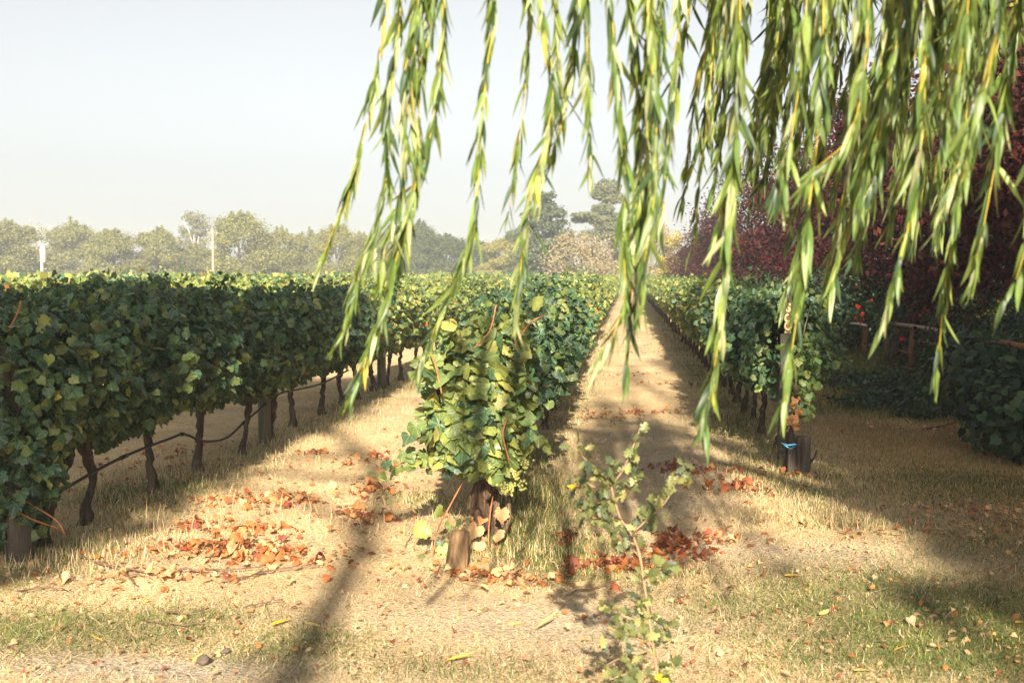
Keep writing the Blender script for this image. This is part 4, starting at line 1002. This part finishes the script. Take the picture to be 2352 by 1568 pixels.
strand([(1012, 0), (1000, 130), (985, 260), (955, 400), (920, 540), (905, 640)], 2.75, 1.0, sub=2, spread=.02)
strand([(1135, 0), (1112, 150), (1092, 330), (1080, 480), (1050, 600), (1010, 700), (960, 840)], 2.7, .95, sub=2, spread=.014)
strand([(1205, 60), (1195, 200), (1175, 380), (1158, 520)], 2.9, .45)
strand([(1235, 0), (1262, 180), (1245, 300), (1212, 440), (1190, 580), (1182, 720)], 2.7, 1.0, sub=2, spread=.014)
strand([(1265, 0), (1270, 120), (1262, 260), (1250, 330)], 2.8, 1.0, sub=2, spread=.03)
strand([(1315, 0), (1298, 180), (1275, 300), (1252, 390)], 2.9, 1.0, sub=2, spread=.025)
strand([(1400, 0), (1412, 200), (1425, 380), (1420, 560), (1425, 700), (1375, 830)], 2.6, 1.0, sub=2, spread=.03)
strand([(1445, 0), (1455, 200), (1455, 400), (1440, 580), (1435, 760), (1432, 860)], 2.7, 1.0, sub=3, spread=.03)
strand([(1510, 0), (1500, 200), (1490, 380), (1480, 500)], 2.8, 1.0, sub=3, spread=.03)
strand([(1555, 0), (1545, 120), (1528, 280), (1515, 480), (1512, 520)], 2.9, .9, sub=2, spread=.02)
strand([(1495, 300), (1488, 480), (1470, 620), (1478, 720)], 2.5, .8)
strand([(1625, 0), (1605, 140), (1580, 300), (1572, 385)], 3.3, .6)
strand([(1640, 0), (1622, 200), (1600, 400), (1590, 560), (1582, 620)], 3.2, .35)
strand([(1700, 0), (1690, 250), (1672, 430), (1655, 620), (1645, 760), (1612, 975)], 2.6, .9, ln=(.085, .14))
strand([(1690, 0), (1680, 200), (1660, 420), (1640, 540)], 2.7, 1.1, sub=3, spread=.03)
strand([(1890, 0), (1870, 300), (1845, 500), (1830, 650), (1815, 780), (1798, 915)], 2.6, .8, sub=1, ln=(.085, .14))
strand([(2120, 0), (2110, 300), (2085, 480), (2060, 600), (2030, 740)], 2.5, 1.0, sub=2, spread=.02)
strand([(2230, 0), (2215, 220), (2200, 420), (2165, 650), (2150, 850)], 2.8, .8, sub=1)
strand([(2290, 0), (2270, 150), (2220, 300), (2180, 420), (2150, 520)], 2.4, 1.0, sub=2, spread=.02)
strand([(2352, 560), (2330, 640), (2305, 690)], 2.5, .6)
strand([(1985, 0), (1970, 200), (1935, 330), (1850, 400), (1850, 420)], 2.4, .9, sub=2)
for k in range(19):
    x0 = 1665 + 36 * k + rw.uniform(-22, 22); yb = rw.choice([rw.uniform(330, 520), rw.uniform(450, 720)], p=[.5, .5]); sl = rw.uniform(.10, .26)
    if x0 - sl * yb < 1640: yb *= .7
    strand([(x0, -20), (x0 - sl * yb * .45, yb * .5), (x0 - sl * yb, yb)], rw.uniform(2.4, 3.6), rw.uniform(.8, 1.0), sub=rw.integers(3, 5), spread=.045, ln=(.075, .13))
for k in range(36):
    x0 = rw.uniform(1640, 2420); yb = rw.uniform(200, 560); sl = rw.uniform(.08, .2)
    if x0 - sl * yb < 1660: yb *= .6
    strand([(x0, -20), (x0 - sl * yb * .45, yb * .5), (x0 - sl * yb, yb)], rw.uniform(3.4, 5.0), rw.uniform(.9, 1.2), sub=2, spread=.06)
# the rest of the crown, out of the frame above and behind: hanging strands that share a few meshes
def gen_strand(r, length):
    L = smoothline(np.array([(0, 0, 0), (.05, .04, -length * .35), (-.05, .02, -length * .7), (-.14, 0, -length)]), 30)
    tb = tube(L[::3], .003, 3)
    m = int(length / .011); s = r.uniform(.02, 1, m); p = np.c_[[np.interp(s, np.linspace(0, 1, 30), L[:, k]) for k in range(3)]].T + r.normal(0, .07, (m, 3))
    d = norm(np.c_[r.normal(0, .35, (m, 2)), -np.ones(m)]); F = frames(d, norm(r.normal(0, 1, (m, 3))))
    wh = r.integers(0, 2, m)
    lv = join([scatter(wleaf_lo[i], p[wh == i], F[wh == i], r.uniform(.10, .14, (wh == i).sum()) * 1.3, pick(WC, WW, (wh == i).sum(), r)) for i in (0, 1)])
    return mesh('strand', tb[0], tb[1], M['stem_willow']), mesh('strand_leaves', lv[0], lv[1], M['willow_leaf'], lv[2])
gs = [gen_strand(rw, l) for l in (1.6, 1.9, 2.3, 2.0)]
def crown_strand(x, y, z):
    a, bb = gs[rw.integers(4)]
    o = obj('strand', a, will); o.location = np.array([x, y, z]) - wt; o.rotation_euler = (0, 0, rw.uniform(0, 6.28))
    f = obj('leaves', bb, o); tag(f, kind='stuff')
for k in range(640):
    a = rw.uniform(0, 2 * math.pi); q = math.sqrt(rw.random())
    x, y = 5.0 + 4.2 * q * math.cos(a), -1.6 + 3.6 * q * math.sin(a)
    z = 12.4 - 5 * q ** 2 + rw.normal(0, .4)
    if rw.random() < .55: z -= rw.uniform(1, 4.5)
    if z < 4.6 and y > -.6: z += 2.2
    if x < 2.7 and rw.random() < .85: continue
    crown_strand(x, y, z)

# a leaning tree behind the camera whose trunk and crown shade the left side
lt = np.array([-.36, -5.6, 0.0])
ltree = empty('broadleaf_tree', lt, 'slender leaning tree outside the view, its trunk shadow crossing the straw', 'tree')
L = smoothline(np.array([lt - [0, 0, .2], lt + [.0, 0, 3.5], lt + [.02, .05, 6.0], lt + [-.3, .1, 7.2], lt + [-1.5, .2, 8.8]]), 24)
v, t, _, _ = join([tube(L, np.linspace(.10, .06, 24), 10, .06, rw)] + [tube(np.array([L[14 + k], L[14 + k] + np.array(d) * .5 + [0, 0, .3], L[14 + k] + np.array(d)]), [.05, .035, .015], 6, .05, rw) for k, d in ((1, (-1.5, 0, .6)), (3, (-1.8, .3, -.4)), (5, (-1.6, -.5, -.8)), (7, (-1.4, .6, .2)), (8, (-1.0, -.6, .8)))])
part('trunk', v, t, M['bark_grey'], ltree)
Ps, Os = [], []
for c, rad, n in (((-3.1, -5.3, 6.2), .9, 900), ((-4.2, -5.4, 5.2), 1.0, 1100), ((-3.9, -5.2, 7.3), .9, 900), ((-5.2, -5.5, 6.4), 1.0, 1000), ((-4.6, -5.2, 8.0), .8, 700), ((-3.3, -5.4, 8.0), .7, 500), ((-5.6, -5.3, 5.0), 1.0, 900), ((-3.1, -5.4, 5.6), .7, 600), ((-3.8, -5.4, 4.9), .7, 600), ((-2.7, -5.4, 9.0), .9, 1200), ((-3.5, -5.3, 9.6), .9, 1100), ((-3.1, -5.4, 7.2), .9, 1200), ((-2.6, -5.4, 8.2), .8, 1000), ((-2.4, -5.4, 9.9), .7, 700), ((-4.6, -5.4, 9.0), .9, 800)):
    d = norm(rw.normal(0, 1, (n, 3))); Ps.append(np.array(c) + d * (1 - .6 * rw.random((n, 1)) ** 1.5) * rad); Os.append(d)
P, O = np.vstack(Ps), np.vstack(Os)
P = P + [.58, 0, .3]
k = 50; q = L[np.clip((rw.random(k) * 17).astype(int), 6, 16)] + rw.normal(0, .09, (k, 3)); P = np.vstack([P, q]); O = np.vstack([O, norm(rw.normal(0, 1, (k, 3)))])
v, t, c, _ = scatter(simple_leaf, P, leaf_frames(O, rw, .4, .7, .7, .4), rw.uniform(.18, .32, len(P)), pick(DG, [1, 1, 1, 1], len(P), rw)); part('crown', v, t, M['shrub_leaf'], ltree, c, None, False)

tree('broadleaf_tree', (7.4, -8.5, 0), 14.0, 8.6, 'big shade tree outside the view behind the willow', DG, (1, 1, 1, 1), 430, lobes=60, n=12000, size=.46, z0=.22, mat='shrub_leaf', trunkr=.3)

# ------------------------------------------------------------------ fallen leaves, twigs, clods
rl = np.random.default_rng(800)
FL = [(.40, .155, .05), (.31, .095, .04), (.49, .23, .09), (.23, .07, .045), (.62, .40, .20), (.42, .26, .14)]
FN = ['orange', 'rust red', 'light orange', 'dark red', 'pale tan', 'tan']
fpool = []
for i, tm in enumerate(grape):
    for k, cc in enumerate(FL):
        V0 = tm['V'].copy(); V0[:, 2] = V0[:, 2] * 1.7 + .5 * (V0[:, 0] ** 2) * (1 if i % 2 else -1) + .25 * np.sin(V0[:, 1] * 5 + i)
        fpool.append(mesh('fallen_leaf_blade', V0, tm['T'], M['dry_leaf'], np.tile(cc, (len(V0), 1)), None, False))
DR = [(600, 1160, .42, .16, 34, 'in the long orange drift halfway up the left aisle', 0), (540, 1275, .40, .17, 44, 'in the largest orange drift on the left aisle', 0), (650, 1290, .25, .12, 12, 'in the largest orange drift on the left aisle', 0),
      (850, 1058, .25, .3, 12, 'in the orange patch far up the left aisle', 0), (845, 1130, .18, .2, 14, 'in the orange patch beside the long thin shadow', 0), (835, 1195, .18, .12, 12, 'in the orange patch beside the long thin shadow', 0), (455, 1215, .16, .08, 8, 'in the small orange scatter near the left row', 0), (580, 1228, .2, .08, 10, 'in the small orange scatter near the left row', 0),
      (1420, 1300, .20, .10, 26, 'in the dark red pile under the oak sapling', 1), (1555, 1262, .14, .14, 22, 'in the dark red heap to the right of the oak sapling', 1), (1300, 1240, .06, .06, 6, 'in the small rusty pile on the green grass', 1), (1310, 1305, .05, .04, 4, 'in the small rusty pile on the green grass', 1),
      (1590, 1080, .42, .10, 18, 'in the thin rusty line across the path', 1), (1700, 1125, .2, .12, 12, 'in the slanting rusty line near the dark stump', 1), (1640, 1238, .25, .07, 8, 'in the scatter right of the dark red heap', 1), (985, 1005, .14, .2, 12, 'in the orange drift behind the bushy middle vine', 0), (1840, 1095, .14, .06, 6, 'at the foot of the dark stump', 1),
      (1130, 1320, .3, .10, 16, 'among pale litter at the foot of the middle vine', 2), (1200, 1340, .2, .08, 8, 'among pale litter at the foot of the middle vine', 2), (720, 1042, .2, .06, 5, 'in the small orange scatter far up the left aisle', 0), (320, 1330, .4, .12, 11, 'scattered among the twigs at the lower left', 2)]
stuffP, stuffC, stuffS = [], [], []
count = 0
for px, py, sx_, sy_, n, lab, ct in DR:
    c = onG(px, py)
    w = [[.34, .16, .26, .06, .12, .06], [.28, .34, .06, .26, .03, .03], [.1, .06, .3, .04, .3, .2]][ct]
    for k in range(n):
        x, y = c[0] + rl.normal(0, sx_ * .5), c[1] + rl.normal(0, sy_ * .7)
        z = float(gz(x, y)) + abs(rl.normal(.028, .012))
        fi = rl.choice(6, p=w)
        o = bpy.data.objects.new('fallen_leaf', fpool[rl.integers(4) * 6 + fi]); put(o)
        o.location = (x, y, z); o.rotation_euler = (rl.normal(0, .4), rl.normal(0, .4), rl.uniform(0, 6.28)); s = rl.uniform(.035, .078); o.scale = (s, s, s)
        tag(o, '%s dry leaf %s' % (FN[fi], lab), 'leaf', 'dry leaves %s' % lab); count += 1
    m = n * 4
    stuffP.append(np.c_[c[0] + rl.standard_t(3, m) * sx_ * .6, c[1] + rl.standard_t(3, m) * sy_ * .8]); stuffC.append(pick(FL, w, m, rl)); stuffS.append(rl.uniform(.02, .06, m))
for px, py, sx_, sy_, m, ct in ((1440, 860, .5, .3, 60, 1), (1500, 885, .4, .2, 40, 1), (1450, 945, .5, .15, 50, 1), (1380, 955, .3, .3, 60, 0), (1500, 940, .3, .1, 30, 1), (2200, 990, .6, .3, 110, 2), (2290, 1180, .5, .3, 130, 2), (2100, 1225, .5, .2, 60, 2), (1260, 955, .15, .5, 40, 0), (1470, 800, .4, 1.5, 60, 1), (2250, 1450, .5, .3, 40, 2), (300, 1075, .8, .6, 60, 1), (430, 1035, .4, .3, 40, 1)):
    c = onG(px, py); stuffP.append(np.c_[c[0] + rl.normal(0, sx_ * .7, m), c[1] + rl.normal(0, sy_ * .7, m)]); stuffC.append(pick(FL, [[.34, .16, .26, .06, .12, .06], [.28, .34, .1, .2, .05, .03], [.1, .14, .2, .1, .26, .2]][ct], m, rl)); stuffS.append(rl.uniform(.02, .05, m))
m = 2600                                            # general sprinkle in front
y = rl.uniform(3.6, 9.5, m); x = rl.uniform(-.62, .48, m) * y
stuffP.append(np.c_[x, y]); stuffC.append(pick(FL + [(.52, .36, .19), (.5, .36, .1)], [.14, .12, .2, .12, .2, .35, .4, .08], m, rl)); stuffS.append(rl.uniform(.010, .030, m))
PP, CC, SS = np.vstack(stuffP), np.vstack(stuffC), np.concatenate(stuffS)
zz = gz(PP[:, 0], PP[:, 1]) + .012 + np.abs(rl.normal(0, .012, len(PP)))
nr = norm(np.c_[rl.normal(0, .5, (len(PP), 2)), np.ones(len(PP))]); F = frames(rl.normal(0, 1, (len(PP), 3)) * [1, 1, .2], nr)
wh = rl.integers(0, 4, len(PP))
v, t, c, _ = join([scatter({'V': q_['V'] * [1, 1, 1.8], 'T': q_['T']}, np.c_[PP, zz][wh % 2 == i], F[wh % 2 == i], SS[wh % 2 == i], CC[wh % 2 == i]) for i, q_ in enumerate(grape_mid)])
tag(obj('leaf_litter', mesh('leaf_litter', v, t, M['dry_leaf'], c, None, False)), 'small dry leaves strewn over the whole ground', 'leaf litter', kind='stuff')
# shed willow leaves, long and yellow
yl = [(1090, 1410, .4), (1880, 1428, .9), (2290, 1490, 1.2), (700, 1440, .2), (440, 1528, 1.5), (370, 1507, .1), (1230, 1452, .2), (2140, 1360, .7), (620, 1445, 1), (1800, 1330, .5), (1210, 1440, 2.6), (420, 1515, .3), (2050, 1515, .5), (1020, 1530, .2), (950, 1590, .1), (1960, 1560, .4), (2330, 1440, .7), (1600, 1340, .2), (1330, 1485, .3), (240, 1478, 2.9), (560, 1322, .1), (880, 1392, .5)]
yp = [mesh('willow_leaf_fallen', wleaf[i]['V'] * [1.3, 1, .8], wleaf[i]['T'], M['dry_leaf'], np.tile(cc, (len(wleaf[i]['V']), 1)), None) for i in range(4) for cc in ((.64, .44, .06), (.66, .50, .16))]
for q, (px, py, a) in enumerate(yl):
    g = onG(px, py); o = bpy.data.objects.new('fallen_willow_leaf', yp[rl.integers(8)]); put(o)
    o.location = (g[0], g[1], float(gz(g[0], g[1])) + .022); o.rotation_euler = (rl.normal(0, .2), rl.normal(0, .3), a - math.pi / 2); s = rl.uniform(.09, .13); o.scale = (s, s, s)
    tag(o, 'slim yellow willow leaf shed on the short grass in front', 'leaf', 'yellow willow leaves shed on the grass in front')
tws = [([(480, 1290), (520, 1275), (560, 1262), (580, 1250)], .006, 'short dark twig just above the largest orange drift'), ([(410, 1320), (470, 1318), (540, 1316), (600, 1312)], .006, 'straight dark twig running into the largest orange drift'), ([(520, 1345), (600, 1325), (680, 1312), (740, 1312)], .006, 'long pale twig below the largest orange drift'),
       ([(190, 1285), (260, 1315), (330, 1325), (390, 1335)], .008, 'long dark cane lying left of the largest orange drift'), ([(270, 1310), (300, 1340), (310, 1360)], .005, 'short twig crossing the long dark cane'), ([(40, 1372), (80, 1362), (150, 1362)], .006, 'dark twig lying alone at the lower left'),
       ([(560, 1405), (620, 1395), (650, 1390)], .005, 'pale twig in the sunlit straw at the lower left'), ([(285, 1335), (310, 1330), (350, 1340)], .004, 'thin twig below the long dark cane'), ([(370, 1410), (430, 1420), (480, 1405)], .005, 'bent brown twig above the green patch at lower left'), ([(930, 1265), (950, 1240), (965, 1230)], .004, 'thin twig standing in the grass left of the cut post'),
       ([(2130, 990), (2165, 985), (2195, 975)], .012, 'pale stick lying on the shaded grass at the right'), ([(330, 1430), (400, 1445), (470, 1440)], .004, 'thin straw coloured twig in the lower left green patch'), ([(1300, 1375), (1360, 1360), (1420, 1340)], .005, 'dark twig beneath the dark red pile')]
for pts, rad, lab in tws:
    L = smoothline(np.array([onG(x, y) for x, y in pts]), 12); L[:, 2] = gz(L[:, 0], L[:, 1]) + .02 + np.abs(rl.normal(0, .006, 12))
    v, t = tube(L, np.linspace(rad, rad * .5, 12), 6, .12, rl); thing('twig', v, t, M['twig'], lab, 'twig', 'twigs on the ground')
for px, py, s, lab in ((467, 1523, .024, 'dark earth clod on bare soil at the lower left'), (520, 1497, .014, 'smaller earth clod beyond the dark one')):
    g = onG(px, py); vv = iv * (1 + .3 * (rl.random((len(iv), 1)) - .3)) * s * [1.1, 1, .8]
    thing('earth_clod', vv + g + [0, 0, s * .6], it, M['clod'], lab, 'clod', 'earth clods')

# ------------------------------------------------------------------ grass: every blade a small face, one mass
rg = np.random.default_rng(900)
def blades(x, y, h, lean, wid, col, two=False):
    n = len(x); a = rg.uniform(0, 2 * math.pi, n); b_ = a + math.pi / 2 + rg.normal(0, .4, n)
    z = gz(x, y)
    base = np.c_[x, y, z - .004]; side = np.c_[np.cos(b_), np.sin(b_), np.zeros(n)] * (wid / 2)[:, None]
    tipd = np.c_[np.cos(a) * np.sin(lean), np.sin(a) * np.sin(lean), np.cos(lean)] * h[:, None]
    if not two:
        V = np.stack([base - side, base + side, base + tipd + [0, 0, .006]], 1).reshape(-1, 3)
        T = np.arange(3 * n).reshape(n, 3); k = 3
    else:
        mid = base + tipd * .55 + np.c_[np.zeros((n, 2)), h * .10]
        V = np.stack([base - side, base + side, mid + side * .7, mid - side * .7, base + tipd], 1).reshape(-1, 3)
        o = np.arange(n) * 5; T = np.stack([np.c_[o, o + 1, o + 2], np.c_[o, o + 2, o + 3], np.c_[o + 3, o + 2, o + 4]], 1).reshape(-1, 3); k = 5
    return V, T, np.clip(np.repeat(col, k, axis=0), 0, 1)
SC = [(.69, .52, .29), (.76, .61, .38), (.57, .42, .22), (.48, .38, .25), (.63, .44, .20)]
GC = [(.075, .12, .03), (.12, .16, .04), (.05, .09, .03), (.24, .22, .05)]
def field(y0, y1, n, wmul, xl=-.72, xr=.56):
    y = y0 + (y1 - y0) * rg.random(n); x = rg.uniform(xl, xr, n) * y
    d = dirtness(x, y); keep = rg.random(n) > d * .92; x, y = x[keep], y[keep]; n = len(x)
    g = greenness(x, y); isg = rg.random(n) < g * 1.15
    col = pick(SC, [4, 3, 3, 2, 1], n, rg, .14); col[isg] = pick(GC, [3, 3, 2, 1], isg.sum(), rg, .15)
    col = col * (.62 + .76 * fbm(x, y, 3.4, 4))[:, None]
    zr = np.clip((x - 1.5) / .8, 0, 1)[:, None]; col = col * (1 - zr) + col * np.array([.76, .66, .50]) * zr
    h = rg.uniform(.02, .07, n); lean = R(1) * rg.uniform(66, 89, n)
    lean[isg] = R(1) * rg.uniform(15, 65, isg.sum()); h[isg] = rg.uniform(.015, .045, isg.sum())
    return blades(x, y, h, lean, rg.uniform(.0022, .0042, n) * wmul, col)
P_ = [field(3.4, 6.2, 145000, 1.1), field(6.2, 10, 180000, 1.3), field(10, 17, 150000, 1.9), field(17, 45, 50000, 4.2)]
n = 9000; y = 3.5 + 9 * rg.random(n) ** 1.3; x = rg.uniform(-.68, .5, n) * y
P_.append(blades(x, y, rg.uniform(.08, .2, n), R(1) * rg.uniform(80, 89.5, n), rg.uniform(.002, .0034, n) * np.clip(y / 6, 1, 2), pick([(.74, .58, .35), (.6, .46, .27), (.8, .66, .43), (.45, .33, .2)], [3, 2, 2, 1], n, rg, .12), True))
# longer dry and green grass along the vine rows and beside the middle vine
def tall(cx, cy, sx_, sy_, n, h0, h1, cols, w):
    x = cx + rg.normal(0, sx_, n); y = cy + rg.normal(0, sy_, n)
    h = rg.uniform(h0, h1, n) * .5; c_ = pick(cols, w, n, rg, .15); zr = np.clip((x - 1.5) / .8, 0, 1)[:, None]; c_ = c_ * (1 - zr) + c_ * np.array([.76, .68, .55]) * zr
    return blades(x, y, h, R(1) * rg.uniform(6, 58, n), rg.uniform(.0024, .0045, n), c_, True)
ALLC = SC + GC; YG = [2, 2, 2, 1, 3, 2, 3, 1, 4]
for px, py, sx_, sy_, n, h0, h1, w in ((1215, 1150, .14, .5, 5200, .07, .24, [1, 1, 1, 0, 2, 3, 4, 2, 4]), (1245, 1250, .18, .25, 2600, .05, .18, [1, 1, 1, 0, 1, 3, 4, 3, 3]), (1330, 1290, .25, .15, 1500, .04, .12, YG), (1140, 1270, .15, .12, 700, .05, .2, YG), (330, 1125, .4, .35, 1500, .06, .2, YG), (450, 1075, .4, .5, 1500, .06, .2, [4, 3, 3, 1, 2, 1, 1, 0, 1]),
                                        (100, 1290, .35, .2, 1300, .05, .2, [4, 3, 3, 1, 2, 1, 1, 1, 1]), (260, 1240, .4, .25, 1200, .05, .18, [4, 3, 3, 1, 2, 1, 1, 1, 1]), (1690, 980, .18, .6, 2200, .05, .18, [1, 1, 1, 1, 1, 4, 3, 4, 1]), (1760, 1080, .25, .4, 1800, .05, .16, [3, 2, 3, 1, 2, 2, 2, 1, 2]), (1880, 1120, .35, .4, 2500, .04, .13, [3, 2, 3, 1, 2, 2, 2, 1, 3]), (1820, 1190, .3, .3, 1800, .04, .12, [4, 2, 3, 1, 3, 1, 1, 0, 3]),
                                        (1980, 860, .6, 1.4, 9000, .14, .42, [.3, 0, .3, 0, .3, 4, 2, 6, .7]), (2080, 890, .5, .8, 6000, .14, .42, [.3, 0, .3, 0, 0, 4, 2, 6, .5]), (1900, 800, .7, 3.0, 9000, .2, .6, [.3, 0, .3, 0, .5, 4, 3, 6, 1]), (980, 1150, .2, .15, 900, .04, .14, YG), (760, 990, .3, .8, 1200, .06, .2, [4, 4, 3, 1, 2, .5, .5, 0, 1]), (1500, 1320, .2, .1, 700, .03, .10, YG), (660, 1480, .18, .14, 900, .02, .06, [1, 1, 1, 1, 0, 4, 3, 2, 1]),
                                        (2150, 1420, .5, .3, 3600, .02, .07, [1, 1, 1, 0, 1, 4, 4, 3, 2]), (2300, 1500, .4, .2, 2000, .02, .07, [1, 1, 1, 0, 1, 4, 4, 3, 2]), (2000, 925, .7, .9, 10000, .08, .26, [1, 0, 1, 0, 1, 4, 3, 4, 1]), (2000, 1010, .7, .8, 9000, .04, .13, [4, 2, 4, 1, 3, 1, 1, 1, 2]), (2100, 1120, .7, .7, 9000, .03, .10, [4, 2, 4, 1, 3, 1, 2, 1, 2]), (1900, 1000, .5, .8, 5000, .03, .09, [4, 2, 4, 1, 3, 1, 1, 1, 2]), (2220, 1110, .5, .5, 2200, .04, .12, [1, 0, 1, 0, 1, 4, 3, 4, 1]), (640, 1200, .6, .3, 260, .12, .32, [4, 4, 2, 0, 2, 0, 0, 0, 0]), (1180, 1010, .1, 1.2, 1500, .08, .2, YG)):
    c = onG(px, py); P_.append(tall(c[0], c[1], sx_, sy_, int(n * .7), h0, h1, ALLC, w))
for X in (ROW_L, ROW_C, ROW_R):                     # under the rows
    n = 6000; y = 7 + 35 * rg.random(n) ** 1.6; x = X + rg.normal(0, .22, n)
    P_.append(blades(x, y, rg.uniform(.03, .10, n), R(1) * rg.uniform(15, 70, n), rg.uniform(.003, .005, n) * np.clip(y / 9, 1, 3), pick(ALLC, [3, 3, 3, 1, 2, 2, 2, 1, 1] if X < 0 else [2, 2, 2, 1, 1, 3, 3, 2, 1], n, rg, .15), True))
v, t, c, _ = join([(a, b_, c_, None) for a, b_, c_ in P_])
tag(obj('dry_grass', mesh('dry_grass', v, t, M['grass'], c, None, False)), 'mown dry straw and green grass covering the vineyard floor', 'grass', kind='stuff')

# ------------------------------------------------------------------ hazy air
hm, nt, out = newmat('haze_air')
pv = N(nt, 'ShaderNodeVolumePrincipled'); pv.inputs['Color'].default_value = (.80, .91, 1.0, 1); pv.inputs['Density'].default_value = .0012; pv.inputs['Anisotropy'].default_value = 0.1
nt.links.new(pv.outputs[0], out.inputs['Volume'])
v, t = box((0, 0, 8.5), (1220, 1220, 20.0))
hz = obj('haze', mesh('haze', v, t, hm, smooth=False)); tag(hz, 'pale warm haze hanging over the vineyard', 'haze', kind='stuff')
print('fallen leaves', count, 'objects', len(bpy.data.objects), 'tris', sum(len(m.polygons) for m in bpy.data.meshes))
